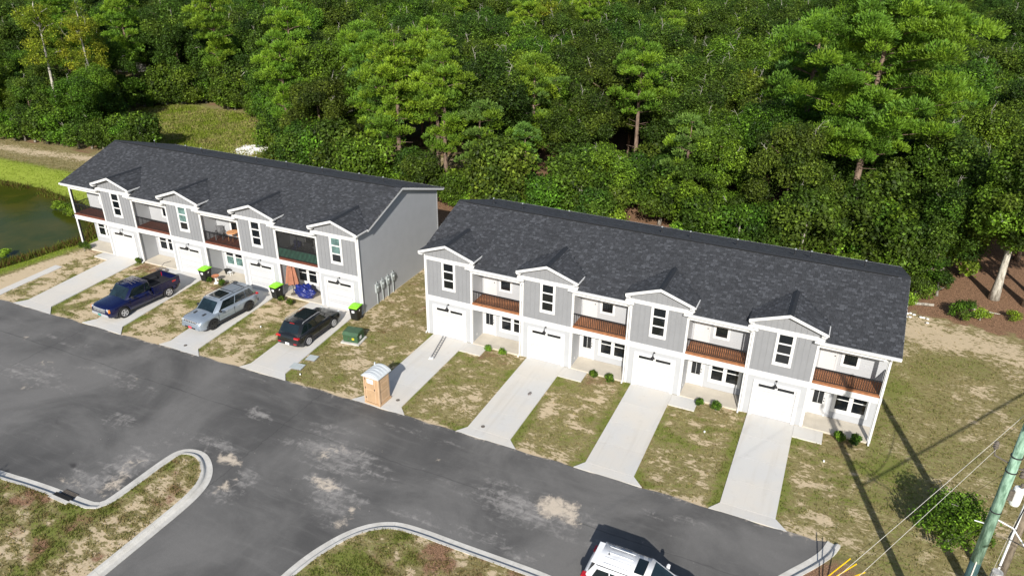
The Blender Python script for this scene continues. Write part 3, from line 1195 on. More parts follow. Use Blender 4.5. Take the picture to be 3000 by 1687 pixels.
        ro = rail.build('balcony_railing', 'black_metal', root)
        bal = shared('baluster', lambda: MB().box(-0.014, 0.014, -0.014, 0.014, 0, 0.70).mesh('baluster', 'black_metal'))
        nb = 30
        for k in range(nb):
            link('baluster', bal, ro, loc=(mx(a + .08 + (b - a - .16) * k / (nb - 1)), 0.052, 3.13))
        if end:
            for k in range(11):
                link('baluster', bal, ro, loc=(mx(b - .052), 0.16 + k * 0.118, 3.13))
        # upper window and doors on the back wall
        uw = mk()
        X0, X1 = x + 4.62, x + 5.56
        y0 = PD - 0.05
        uw.box(X0, X1, y0, PD, 3.52, 3.66)
        uw.box(X0, X1, y0, PD, 4.86, 5.0)
        uw.box(X0, X0 + .14, y0, PD, 3.66, 4.86)
        uw.box(X1 - .14, X1, y0, PD, 3.66, 4.86)
        uw.box(X0 + .14, X1 - .14, y0 + .012, PD, 4.27, 4.33)
        wf = uw.build('window', 'white_trim', root)
        for z0, z1 in ((3.67, 4.27), (4.33, 4.85)):
            mk().box(X0 + .145, X1 - .145, PD - .036, PD - .028, z0, z1).build('pane', 'pane', wf)
        dw = mk()
        dw.box(x + 3.52, x + 3.60, y0, PD, 3.05, 5.1)
        dw.box(x + 4.38, x + 4.46, y0, PD, 3.05, 5.1)
        dw.box(x + 3.52, x + 4.46, y0, PD, 5.101, 5.18)
        dw.box(x + 3.60, x + 4.38, y0 + .02, PD, 3.05, 5.1)
        do = dw.build('balcony_door', 'white_door', root)
        mk().lathe([(.028, 0), (.03, .03), (.012, .05)], (x + 4.30, y0 - .03, 4.05), 'y', 10).build('door_knob', 'black_metal', do)
        # front door
        fd = mk()
        fd.box(x + 3.42, x + 3.53, y0, PD, .085, 2.13)
        fd.box(x + 4.33, x + 4.44, y0, PD, .085, 2.13)
        fd.box(x + 3.42, x + 4.44, y0, PD, 2.131, 2.25)
        fd.box(x + 3.53, x + 4.33, y0 + .02, PD, .11, 2.12)
        fo = fd.build('front_door', 'white_door', root)
        for q in (0, 1):
            mk().box(x + 3.67 + q * .275, x + 3.92 + q * .275, y0 + .012, y0 + .018, .86, 1.92).build('door_lite', 'pane', fo)
        mk().lathe([(.028, 0), (.03, .03), (.012, .05)], (x + 4.25, y0 - .03, 1.08), 'y', 10).build('door_knob', 'black_metal', fo)
        mk().lathe([(.028, 0), (.028, .03)], (x + 4.25, y0 - .015, 1.25), 'y', 10).build('deadbolt', 'black_metal', fo)
        # paired lower windows
        X0, X1 = x + 4.68, x + 6.56
        lw = mk()
        lw.box(X0, X1, y0, PD, .54, .76)
        lw.box(X0, X1, y0, PD, 2.0, 2.16)
        for xa in (X0, X0 + .82, X1 - .17):
            lw.box(xa, xa + (.17 if xa != X0 + .82 else .22), y0, PD, .76, 2.0)
        for xa in (X0 + .17, X0 + 1.04):
            lw.box(xa, xa + (.65 if xa < X0 + .5 else .67), y0 + .012, PD, 1.38, 1.44)
        lo = lw.build('window', 'white_trim', root)
        for q, (xa, xb) in enumerate(((X0 + .172, X0 + .818), (X0 + 1.042, X1 - .172))):
            for z0, z1 in ((.762, 1.38), (1.44, 1.998)):
                mat = 'pane'
                if extras and i == 1 and z0 < 1:
                    mat = 'pane_curtain'
                mk().box(xa, xb, PD - .036, PD - .028, z0, z1).build('pane', mat, lo)
        # socket and hose bib
        mk().box(a, a + .03, .55, .64, .35, .5).build('outlet_cover', 'white_trim', root)
    # open-end post
    m = mk()
    m.box(L - .155, L + .012, -0.03, 0.0, 0, ZB - .341)
    m.box(L - .155, L + .012, -0.028, 0.0, ZB + .13, 5.5)
    m.box(L - .01, L + .014, 0.001, .14, 0, 5.12)
    po = m.build('porch_post', 'white_trim', root)
    mk().box(L - .15, L - .011, 0.001, .15, 0.087, 5.11).build('post_core', 'black_metal' if extras else 'white_trim', po)

    # ---- garage bay doors, tall windows, lamps
    for i, x in enumerate(bayx):
        c = x + XC + 0.01
        m = mk()
        m.box(c - 1.24, c - 1.07, -0.085, 0.0, 0.0, 2.17)
        m.box(c + 1.07, c + 1.24, -0.085, 0.0, 0.0, 2.17)
        m.box(c - 1.24, c + 1.24, -0.085, 0.0, 2.171, 2.31)
        fr = m.build('garage_door', 'white_trim', root)
        for k in range(4):
            z0 = 0.045 + k * .531
            z1_ = z0 + .512
            dp = mk()
            dp.box(c - 1.068, c + 1.068, -0.022, 0.0, z0, z1_)
            for q in range(4):
                if k == 3:
                    break
                dp.box(c - 1.01 + q * .51, c - .52 + q * .51, -0.029, -0.022, z0 + .09, z0 + .43)
            dp.build('door_panel', 'white_door', fr)
        for q in (0, 1):
            pf = mk()
            xa = c - .95 + q * 1.02
            pf.box(xa - .03, xa + .91, -0.030, -0.0225, 1.90, 2.13)
            pfo = mk().box(xa, xa + .88, -0.034, -0.0305, 1.93, 2.10)
            pf.build('pane_frame', 'white_trim', fr)
            pfo.build('pane', 'pane', fr)
        mk().box(c - 1.0, c - .96, -0.035, -0.022, .95, 1.05).build('handle', 'grey_plastic', fr)
        # tall three-light window
        m = mk()
        m.box(c - .495, c - .345, -0.05, 0.0, 3.50, 5.469)
        m.box(c + .345, c + .495, -0.05, 0.0, 3.50, 5.469)
        m.box(c - .344, c + .344, -0.05, 0.0, 3.50, 3.70)
        for z in (4.22, 4.82):
            m.box(c - .344, c + .344, -0.042, 0.0, z, z + .085)
        m.box(c - .344, c + .344, -0.042, 0.0, 5.41, 5.469)
        wf = m.build('window', 'white_trim', root)
        for q, (z0, z1) in enumerate(((3.702, 4.22), (4.305, 4.82), (4.905, 5.41))):
            mat = 'pane_curtain' if (extras and ((i == 2 and q > 0) or (i == 0 and q > 0))) else 'pane'
            mk().box(c - .343, c + .343, -0.022, -0.012, z0, z1).build('pane', mat, wf)
        # barn lamp
        m = mk()
        m.lathe([(.06, -.035), (.06, 0)], (c - .06, 0, 2.50), 'y', 12)
        m.tube([(c - .06, -.02, 2.50), (c - .06, -.16, 2.57), (c - .06, -.26, 2.53), (c - .06, -.29, 2.42)], .016, 6)
        lp = m.build('barn_lamp', 'black_metal', root)
        mk().lathe([(.03, .08), (.04, .02), (.12, -.09), (.125, -.11)], (c - .06, -.29, 2.36), 'z', 14).build('lamp_shade', 'black_metal', lp)

    # ---- end walls
    def gable(z):
        """y extent of the end wall at height z"""
        yf = -OV + (z - ZE) / PITCH
        yb_ = YR + (7.67 - z) / .309
        return yf, min(yb_, YB)

    def ext0(z):
        if z < ZT - .12:
            return 0.0, YB if z < 5.6 else gable(z + .06)[1]
        a, b = gable(z + .08)
        return a, b

    def extL(z):
        if z < 5.36:
            return PD, YB
        a, b = gable(z + .08)
        return max(a, -.02), b
    m = mk()
    siding(m, (0, 0, 0), (0, 1, 0), lambda z: ext0(z), 0.03, 7.5, (-1, 0, 0))
    m.build('gable_siding', 'lap_siding', root)
    m = mk()
    siding(m, (L, 0, 0), (0, 1, 0), lambda z: extL(z), 0.03, 7.5, (1, 0, 0))
    m.build('gable_siding', 'lap_siding', root)
    m = mk()
    siding(m, (0, YB, 0), (1, 0, 0), lambda z: (0, L), 0.03, 5.6, (0, 1, 0))
    m.build('rear_siding', 'lap_siding', root)
    for q_ in ((-.022, 0.0, 0.0, .12, 0, 5.9), (-.022, 0.0, YB - .12, YB + .02, 0, 5.6), (L, L + .022, PD, PD + .12, 0, 5.3), (L, L + .022, YB - .12, YB + .02, 0, 5.6)):
        mk().box(*q_).build('corner_board', 'white_trim', root)
    m = mk()
    m.box(-.03, L + .03, 0.0 + .03, YB + .03, -.2, .028)
    m.build('foundation', 'porch_concrete', root)

    # ---- roof deck
    YBE, PB = 11.36, .309
    ZBE = 7.67 - (YBE - YR) * PB
    rz = lambda y: ZE + (y + OV) * PITCH if y < YR else 7.67 - (y - YR) * PB
    n_th = 0.05

    def slab(m, p, mi=0):
        m.prism(p, (0, 0, -n_th), mi)
    m = mk()
    for x in bayx:
        c = x + XC
        # over the bay starts behind the dormer eave
        xa = c - GW if x > 0 else -GO
        slab(m, [(xa, YD, rz(YD)), (c + GW, YD, rz(YD)), (c + GW, YR, 7.67), (xa, YR, 7.67)])
        xb = min(x + W_U + (XC - GW), L + GO) if x < W_U * 2.5 else L + GO
        slab(m, [(c + GW, -OV, ZE), (xb, -OV, ZE), (xb, YR, 7.67), (c + GW, YR, 7.67)])
        # dormer slopes
        yv = (ZP - ZE) / PITCH - OV
        slab(m, [(c - GW, -OV, ZT), (c, -OV, ZP), (c, yv, ZP), (c - GW, YD, ZT)])
        slab(m, [(c + GW, -OV, ZT), (c, -OV, ZP), (c, yv, ZP), (c + GW, YD, ZT)])
    slab(m, [(-GO, YR, 7.67), (L + GO, YR, 7.67), (L + GO, YBE, ZBE), (-GO, YBE, ZBE)])
    roof = m.build('roof', 'dark_flashing', root)

    # ---- shingles
    mb = mk()
    tints = []
    e = 0.143
    loose = []

    def course_fill(P0, U, Vv, N, ulen, vlen, keep):
        nrow = int(vlen / e)
        for r in range(nrow):
            u = -g.random() * .3
            while u < ulen:
                w = g.choice((.12, .16, .20, .25))
                a, b = max(u, 0), min(u + w, ulen)
                v = r * e
                if b - a > .03 and keep((a + b) / 2, v + e / 2):
                    p = P0 + U * a + Vv * v
                    loose.append((p, U, Vv, N, b - a))
                u += w
    sl = math.hypot(1, PITCH)
    Vf = Vector((0, 1 / sl, PITCH / sl))
    Nf = Vector((0, -PITCH / sl, 1 / sl))
    vtot = (YR + OV) * sl
    cs = [x + XC for x in bayx]

    def keep_main(u, v):
        X = u - GO
        Y = -OV + v / sl
        Z = ZE + v / sl * PITCH
        for q, c in enumerate(cs):
            if abs(X - c) < GW + (0.1 if q == 0 and X < c else 0):
                zd = ZP - abs(X - c) * PITCH
                if Z < zd + .01 or Y < YD:
                    return False
            if q == 0 and X < c - GW and Y < YD:
                return False
        return True
    course_fill(Vector((-GO, -OV, ZE)), Vector((1, 0, 0)), Vf, Nf, L + 2 * GO, vtot, keep_main)
    front = list(loose)
    slb = math.hypot(1, PB)
    Vb = Vector((0, -1 / slb, PB / slb))
    Nb = Vector((0, PB / slb, 1 / slb))
    course_fill(Vector((L + GO, YBE, ZBE)), Vector((-1, 0, 0)), Vb, Nb, L + 2 * GO, (YBE - YR) * slb, lambda u, v: True)
    for c in cs:
        for sgn in (-1, 1):
            Vd = Vector((-sgn / sl, 0, PITCH / sl))
            Nd = Vector((sgn * PITCH / sl, 0, 1 / sl))
            P0 = Vector((c + sgn * GW, -OV, ZT)) if sgn > 0 else Vector((c - GW, YV_, ZT))
            U = Vector((0, 1, 0)) if sgn > 0 else Vector((0, -1, 0))
            ln = YV_ + OV

            def kd(u, v, sgn=sgn):
                y = (-OV + u) if sgn > 0 else (YV_ - u)
                z = ZT + v / sl * PITCH
                return z > ZE + (y + OV) * PITCH - .01
            course_fill(P0, U, Vd, Nd, ln, GW * sl, kd)
    # the largest in view become pieces of their own on the near building
    solo = set()
    if not mirror:
        order = sorted(range(len(front)), key=lambda k: -(front[k][0].x * 0.9 - front[k][0].y * 1.1 + front[k][4] * 2.0))
        solo = set(order[:290])
    for k, (p, U, Vv, N, w) in enumerate(loose):
        if k in solo:
            key = 'tab%.2f_%d' % (round(w, 2), k % 4)

            def mkmesh(w=w):
                q = MB()
                nn = shingle_tab(q, Vector((0, 0, 0)), Vector((1, 0, 0)), Vf, Nf, w, e)
                return q.mesh('shingle', 'shingle', attr=[tab_shade(g)] * nn)
            link('shingle', shared(key, mkmesh), roof, loc=p)
        else:
            if mirror and (U.cross(Vv)).dot(N) < 0:
                pass
            nn = shingle_tab(mb, p, U, Vv, N, w, e)
            tints += [tab_shade(g)] * nn
    so = mb.build('shingle', 'shingle', roof, attr=tints)
    so['kind'] = 'stuff'

    # ridge strips and vents
    m = mk()
    m.prism([(-GO, YR - .16, 7.67 - .16 * PITCH + .012), (-GO, YR, 7.70), (-GO, YR + .16, 7.67 - .16 * PB + .012)], (L + 2 * GO, 0, 0))
    m.build('ridge_cap', 'dark_flashing', roof)
    m = mk()
    m.box(-GO + .6, L + GO - .6, YR - .19, YR - .14, 7.67 - .19 * PITCH, 7.67 - .19 * PITCH + .05)
    m.build('ridge_vent', 'cavity', roof)
    for c in cs:
        m = mk()
        m.prism([(c - .17, -OV - .01, ZP - .17 * PITCH + .02), (c, -OV - .01, ZP + .035), (c + .17, -OV - .01, ZP - .17 * PITCH + .02)], (0, YV_ + OV + .1, 0))
        m.build('dormer_ridge_cap', 'dark_flashing', roof)
        m = mk()
        # rake boards of the dormer front
        for sgn in (-1, 1):
            a = (c + sgn * GW, -OV - .03, ZT)
            b = (c, -OV - .03, ZP)
            m = mk()
            m.prism([(a[0], a[1], a[2] + .02), (b[0], b[1], b[2] + .02), (b[0], b[1], b[2] - .15), (a[0], a[1], a[2] - .15)], (0, .03, 0))
            m.build('rake_board', 'white_trim', roof)
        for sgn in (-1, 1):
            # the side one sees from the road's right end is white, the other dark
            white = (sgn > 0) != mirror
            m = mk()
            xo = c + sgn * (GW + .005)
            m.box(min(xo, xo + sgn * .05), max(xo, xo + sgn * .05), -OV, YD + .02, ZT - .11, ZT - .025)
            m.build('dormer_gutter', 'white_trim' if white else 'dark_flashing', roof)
            m = mk()
            xa, xb = sorted((c + sgn * BAY / 2, c + sgn * (GW - .03)))
            m.box(xa, xb, -OV, 0.0, ZT - .22, ZT - .16)
            m.build('eave_return', 'white_trim', roof)
        m = mk()
        for sgn in (-1, 1):
            m.prism([(c + sgn * GW, -OV + .0, ZT - .06), (c, -OV + .0, ZP - .06), (c, -OV + .0, ZP - .09), (c + sgn * GW, -OV + .0, ZT - .09)], (0, OV, 0))
        m.build('dormer_soffit', 'white_trim', roof)
    # eave gutters over the porches
    for i, x in enumerate(bayx):
        a, b = x + BAY - .02, (x + W_U + .02 if i < 3 else L + GO)
        m = mk()
        m.box(a - .24, b + (.25 if i < 3 else 0), -OV - .10, -OV + .01, ZE - .14, ZE - .02)
        m.build('gutter', 'white_trim', roof)
        m = mk()
        m.box(a + .02, b, -OV + .01, 0.0, ZE - .24, ZE - .18)
        m.box(a + .02, b, -0.02, 0.02, ZE - .18, ZE + .05)
        m.build('eave_soffit', 'white_trim', roof)
    # rear gutter
    m = mk()
    m.box(-GO, L + GO, YBE, YBE + .1, ZBE - .14, ZBE - .02)
    m.build('gutter', 'white_trim', roof)
    # main rake boards
    m = mk()
    for X, fy in ((-GO, YD), (L + GO - .03, -OV)):
        zf = rz(fy)
        for (ya, za, yb2, zb2) in ((fy, zf, YR, 7.67), (YR, 7.67, YBE, ZBE)):
            m.prism([(X, ya, za + .0), (X, yb2, zb2 + .0), (X, yb2, zb2 - .2), (X, ya, za - .2)], (.03, 0, 0))
        for (ya, za, yb2, zb2) in ((fy, zf, YR, 7.67), (YR, 7.67, YBE, ZBE)):
            x0_ = X + .03 if X < 0 else L + .02
            wd = GO - .05
            m.prism([(x0_, ya, za - .06), (x0_, yb2, zb2 - .06), (x0_, yb2, zb2 - .09), (x0_, ya, za - .09)], (wd, 0, 0))
    m.build('rake_board', 'white_trim', roof)
    # vent pipes through the rear slope
    for vx, vy in ([(1.6, 6.8), (3.9, 6.6), (7.2, 6.9), (13.6, 6.7), (15.4, 6.8), (18.3, 6.9), (21.7, 6.9), (22.6, 7.2), (25.6, 7.0)] if not mirror else [(2.2, 6.9), (4.3, 6.9), (7.6, 6.8), (11.0, 6.8), (14.0, 6.8), (19.6, 6.7), (21.4, 6.8), (25.0, 6.9)]):
        z = rz(vy)
        m = MB()
        m.lathe([(.15, -.02), (.08, .05), (.055, .07), (.055, .38)], (mx(vx), vy, z), 'z', 10)
        m.lathe([(.058, .379), (.058, .43)], (mx(vx), vy, z), 'z', 10, 1)
        m.build('vent_pipe', ['dark_flashing', 'grey_plastic'], roof)
    # downspouts
    spouts = [(W_U * q - .075, -.105) for q in (1, 2, 3)] + [(L - .07, -.12)] if not mirror else [(W_U * q + .2, -.105) for q in (1, 2, 3)]
    if mirror:
        spouts = [(W_U * q - .075, -.105) for q in (1, 2, 3)]
    for (dx, dy) in spouts:
        m = mk()
        m.box(dx - .04, dx + .04, dy + .02, dy + .075, .12, 5.18)
        m.prism([(dx - .04, dy + .075, 5.18), (dx - .04, dy + .02, 5.18), (dx - .04, -OV - .08, 5.45), (dx - .04, -OV - .02, 5.5)], (.08, 0, 0))
        m.prism([(dx - .04, dy + .075, .12), (dx - .04, dy + .02, .16), (dx - .04, dy - .2, .08), (dx - .04, dy - .2, .03)], (.08, 0, 0))
        m.build('downspout', 'white_trim', root)
    m = mk()
    m.box(-.10, -.03, .03, .09, .12, 5.9)
    m.prism([(-.10, .03, .12), (-.03, .03, .12), (-.03, -.18, .03), (-.10, -.18, .03)], (0, 0, .06))
    m.build('downspout', 'white_trim', root)
    return roof


YV_ = (ZP - ZE) / PITCH - OV
rowB = thing('townhouse_row', 'grey townhouse row nearer the camera at right, with empty driveways and orange-brown balcony floors', 'townhouses', (0, 0, 0))
build_row(rowB, False, 3, False)
rowA = thing('townhouse_row', 'grey townhouse row at left beside the pond, with parked cars and lime-lidded bins in front', 'townhouses', (A_ORG[0], A_ORG[1], 0), A_ROT, scale=A_SC)
build_row(rowA, True, 5, True)


def A2W(x, y, z=0.0):
    """left building frame (from its left end) to world"""
    c, s = math.cos(A_ROT), math.sin(A_ROT)
    x, y, z = x * A_SC, y * A_SC, z * A_SC
    return (A_ORG[0] + x * c - y * s, A_ORG[1] + x * s + y * c, z)


# insect screen of the right-hand balcony of the left row
m = MB()
x0, x1 = L_B - W_U + .02, L_B - BAY - .02
m.box(x0, x1, 0.10, 0.104, 3.05, 5.12)
sc_ = m.build('balcony_screen', 'insect_screen', rowA)
for q in range(3):
    xx = x0 + (x1 - x0) * q / 2
    MB().box(xx - .025, xx + .025, .105, .14, 3.05, 5.11).build('screen_stud', 'black_metal', sc_)
MB().box(x0, x1, .088, .094, 3.12, 3.80).build('privacy_mesh', 'privacy_green', sc_)

# ================================================================== VEHICLES
def lerp(a, b, t):
    return tuple(a[i] + (b[i] - a[i]) * t for i in range(3))


def vehicle(name, label, cat, loc, rz, S):
    """x forward, y left, z up; origin at the middle of the footprint"""
    root = thing(name, label, cat, loc, rz)
    Ln, Wd = S['len'], S['w']
    hw = Wd / 2
    wheels = S['axles']
    wr = S['wr']
    top = S['top']                     # (x, z) outline of bonnet / belt / boot
    xs = sorted(set([round(v, 3) for v in np.linspace(-Ln / 2, Ln / 2, 34)] + [round(a + d, 3) for a in wheels for d in np.linspace(-wr - .1, wr + .1, 13)]))
    paint = S['paint']
    m = MB()
    fr = (0, .16, .48, .80, .95, 1.0)
    yy = (.90, .985, 1.0, .975, .93, .80)
    rings = []
    for x in xs:
        t = abs(x) / (Ln / 2)
        nose = 1 - .16 * max(0, (t - .80) / .20) ** 2.2
        zt = float(np.interp(x, [p[0] for p in top], [p[1] for p in top]))
        zb = S['clear'] + (.10 * max(0, (t - .9) / .1))
        for a in wheels:
            d = abs(x - a)
            if d < wr + .075:
                zb = max(zb, wr + math.sqrt(max(0, (wr + .075) ** 2 - d * d)) - .02)
        zb = min(zb, zt - .12)
        ring = []
        zc = S['clear'] + (.10 * max(0, (t - .9) / .1))
        for q_, (f_, y_) in enumerate(zip(fr, yy)):
            zz = max(zc + (zt - zc) * f_, zb + .012 * q_)
            ring.append((x, hw * y_ * nose, min(zz, zt)))
        ring.append((x, hw * .45 * nose, zt + S.get('crown', .04) * .8))
        ring.append((x, 0, zt + S.get('crown', .04)))
        full = ring + [(p[0], -p[1], p[2]) for p in ring[-2::-1]]
        rings.append(full)
    n = len(rings[0])
    vs = [p for r_ in rings for p in r_]
    fs = []
    for i in range(len(rings) - 1):
        for k in range(n - 1):
            fs.append((i * n + k, i * n + k + 1, (i + 1) * n + k + 1, (i + 1) * n + k))
    fs.append(tuple(range(n - 1, -1, -1)))
    fs.append(tuple((len(rings) - 1) * n + k for k in range(n)))
    m.add(vs, fs)
    m.build('body', paint, root, smooth=True)
    o = MB().box(-Ln / 2 + .25, Ln / 2 - .25, -hw + .22, hw - .22, S['clear'] - .03, .62).build('underbody', 'dark_plastic', root)
    # lower cladding and bumpers
    if S.get('clad'):
        m = MB()
        a, b = wheels[0] - wr - .08, wheels[1] + wr + .08
        for sg in (-1, 1):
            m.box(a, b, sg * hw * .985 - .02, sg * hw * .985 + .02, S['clear'] + .01, S['clear'] + .17)
        m.build('sill_cladding', S['clad'], root)
        for a in wheels:
            for sg in (-1, 1):
                m = MB()
                ro = wr + .075
                pts = []
                for q in range(13):
                    an = math.pi * (q / 12) * 1.06 - .09
                    pts.append((a + ro * math.cos(an), sg * hw * .995, wr + ro * math.sin(an) - .02))
                m.tube(pts, .032, 6)
                m.build('arch_trim', S['clad'], root)
    # greenhouse
    gb, gt = S['glass_bottom'], S['glass_top']      # x of (rear base, front base), (rear top, front top)
    zb, zt = S['belt'], S['roof']
    wb, wt = hw * .93, hw * S.get('tumble', .74)
    A = {'rb': (gb[0], wb * .96, zb), 'fb': (gb[1], wb * .96, zb - .0), 'rt': (gt[0], wt, zt - .02), 'ft': (gt[1], wt * .97, zt - .03)}
    mid = (gt[0] + gt[1]) / 2
    m = MB()
    ring_b = [A['fb'], ((gb[0] + gb[1]) / 2, wb * .96, zb), A['rb']]
    ring_t = [A['ft'], (mid, wt * .985, zt - .01), A['rt']]
    vs = []
    for rg in (ring_b, ring_t):
        vs += rg + [(p[0], -p[1], p[2]) for p in rg[::-1]]
    vs += [(gt[1], 0, zt + .0), (mid, 0, zt + .035), (gt[0], 0, zt + .01)]
    fs = []
    for k in range(6):
        k2 = (k + 1) % 6
        fs.append((k, k2, 6 + k2, 6 + k)[::-1])
    fs += [(6, 7, 13, 12)[::-1], (7, 8, 14, 13)[::-1], (12, 13, 10, 11)[::-1], (13, 14, 9, 10)[::-1]]
    m.add(vs, fs)
    me = m.mesh('cabin', paint, True)
    bmm = bmesh.new()
    bmm.from_mesh(me)
    bmesh.ops.recalc_face_normals(bmm, faces=bmm.faces)
    eds = [e_ for e_ in bmm.edges if len(e_.link_faces) == 2 and e_.calc_face_angle(0) > 0.45]
    bmesh.ops.bevel(bmm, geom=eds, offset=.045, segments=3, affect='EDGES', clamp_overlap=True)
    bmm.to_mesh(me)
    bmm.free()
    me.polygons.foreach_set('use_smooth', [True] * len(me.polygons))
    link('cabin', me, root)

    def pane(nm, q, u0, u1, v0, v1, mat, out=.012, parent=None, inset=None, poly=None):
        """q: corners bottom-a, bottom-b, top-b, top-a"""
        q = [Vector(p) for p in q]
        nrm = (q[1] - q[0]).cross(q[3] - q[0]).normalized()
        c0 = sum(q, Vector()) / 4
        if nrm.dot(c0 - Vector((mid, 0, zb - .3))) < 0:
            nrm = -nrm
        P = lambda u, v: (q[0].lerp(q[1], u)).lerp(q[3].lerp(q[2], u), v) + nrm * out
        uv = poly or [(u0, v0), (u1, v0), (u1, v1), (u0, v1)]
        mm = MB()
        pts = [P(*t_) for t_ in uv]
        mm.prism([tuple(p) for p in pts], tuple(-nrm * .015))
        return mm.build(nm, mat, parent or root)
    fbm_, ftm_ = A['fb'], A['ft']
    mir = lambda p: (p[0], -p[1], p[2])
    ws = pane('windshield', [fbm_, mir(fbm_), mir(ftm_), ftm_], .07, .93, .04, .90, 'windshield_glass')
    if S.get('wipers', True):
        q = [Vector(fbm_), Vector(mir(fbm_)), Vector(mir(ftm_)), Vector(ftm_)]
        mm = MB()
        for u in (.2, .55):
            a = q[0].lerp(q[1], u)
            b = a.lerp(q[3].lerp(q[2], u + .25), .22)
            mm.tube([tuple(a + Vector((.03, 0, .02))), tuple(b + Vector((.03, 0, .02)))], .009, 4)
        mm.build('wiper', 'dark_plastic', ws)
    pane('rear_window', [A['rb'], mir(A['rb']), mir(A['rt']), A['rt']], .10, .90, .22, .88, 'car_glass')
    for sg in (1, -1):
        s_ = (lambda p: p) if sg > 0 else mir
        for (u0, u1) in S['side_glass']:
            # u measured rear(0) to front(1) along the belt
            f0, f1 = S.get('slant', (.0, .0))
            pl = [(u0, .10), (u1, .10), (u1 - (.0 if u1 < .93 else .045), .86), (u0 + (.0 if u0 > .07 else .05), .86)]
            pane('side_window', [s_(A['rb']), s_(A['fb']), s_(A['ft']), s_(A['rt'])], 0, 0, 0, 0, 'car_glass', poly=pl, out=.016)
        # mirror
        mxp = gb[1] - .42
        mm = MB()
        mm.box(mxp - .07, mxp + .07, sg * (hw + .02) - .02, sg * (hw + .02) + .17 * sg, zb + .03, zb + .20)
        mm.build('wing_mirror', S.get('mirror', paint), root, bevel=.03)
        # door handles
        for hx in S.get('handles', ()):
            MB().box(hx - .09, hx + .09, sg * hw * .985 - .022, sg * hw * .985 + .022, zb - .17, zb - .14).build('door_handle', S.get('handle_mat', paint), root)
    for dx in S.get('door_gaps', ()):
        for sg in (-1, 1):
            MB().box(dx - .006, dx + .006, sg * hw * 1.0 - .012, sg * hw * 1.0 + .004, S['clear'] + .2, zb - .06).build('door_gap', 'cavity', root)
    # roof furniture
    for (xa, xb_, w0, mat) in S.get('sunroof', ()):
        MB().box(xa, xb_, -w0, w0, zt + .012, zt + .046).build('sunroof', mat, root, bevel=.03)
    if S.get('rails'):
        for sg in (-1, 1):
            mm = MB()
            y = sg * (wt - .045)
            mm.tube([(gt[0] + .1, y, zt + .0), (gt[0] + .22, y, zt + .055), (mid, y, zt + .07), (gt[1] - .25, y, zt + .045), (gt[1] - .1, y, zt - .01)], .018, 6)
            mm.build('roof_rail', S['rails'], root)
    # lights, grille, plates
    f, r_ = Ln / 2, -Ln / 2
    fz, rzv = S['front_z'], S['rear_z']
    for sg in (-1, 1):
        m = MB()
        m.box(f - .16, f + S.get('fl_out', -.035), sg * hw * .86 - .19 * (sg > 0) , sg * hw * .86 + .19 * (sg < 0), fz, fz + S['lamp_h'])
        hl = m.build('headlight', 'head_lamp', root, bevel=.03)
        if S.get('amber'):
            MB().box(f - .17, f - .06, sg * hw * .90 - .03, sg * hw * .90 + .03, fz + .04, fz + S['lamp_h'] - .02).build('indicator', 'amber', hl)
        m = MB()
        a = S['tail']
        m.box(r_ + a[0], r_ + a[1], min(sg * hw * a[2], sg * hw * a[3]), max(sg * hw * a[2], sg * hw * a[3]), rzv, rzv + a[4])
        m.build('tail_light', 'tail_red', root, bevel=.02)
    gm = S['grille']
    m = MB()
    m.box(f - .1, f + .004 + gm[4], -hw * gm[0], hw * gm[0], gm[1], gm[2])
    gr = m.build('grille', gm[3], root, bevel=.015)
    for q in range(S.get('slots', 0)):
        y = -hw * gm[0] + hw * 2 * gm[0] * (q + .5) / S['slots']
        MB().box(f - .02, f + .010 + gm[4], y - .05, y + .05, gm[1] + .02, gm[2] - .02).build('grille_slot', 'cavity', gr)
    if 'bars' in S:
        for zz in S['bars']:
            MB().box(f - .02, f + .012 + gm[4], -hw * gm[0] + .02, hw * gm[0] - .02, zz, zz + .05).build('grille_bar', 'dark_plastic', gr)
    m = MB()
    m.box(f - .22, f + .035, -hw * .84, hw * .84, S['clear'] + .10, S['clear'] + .30)
    m.build('front_bumper', S['bumper'], root, bevel=.03)
    m = MB()
    m.box(r_ - .05, r_ + .2, -hw * .86, hw * .86, S['clear'] + .12, S['clear'] + .34)
    m.build('rear_bumper', S['bumper_r'], root, bevel=.03)
    if 'plate_f' in S:
        MB().box(f + .036, f + .05, -.15, .15, S['clear'] + .13, S['clear'] + .28).build('licence_plate', S['plate_f'], root)
    if 'plate_r' in S:
        MB().box(r_ - .066, r_ - .051, -.15, .15, S['clear'] + .15, S['clear'] + .30).build('licence_plate', S['plate_r'], root)
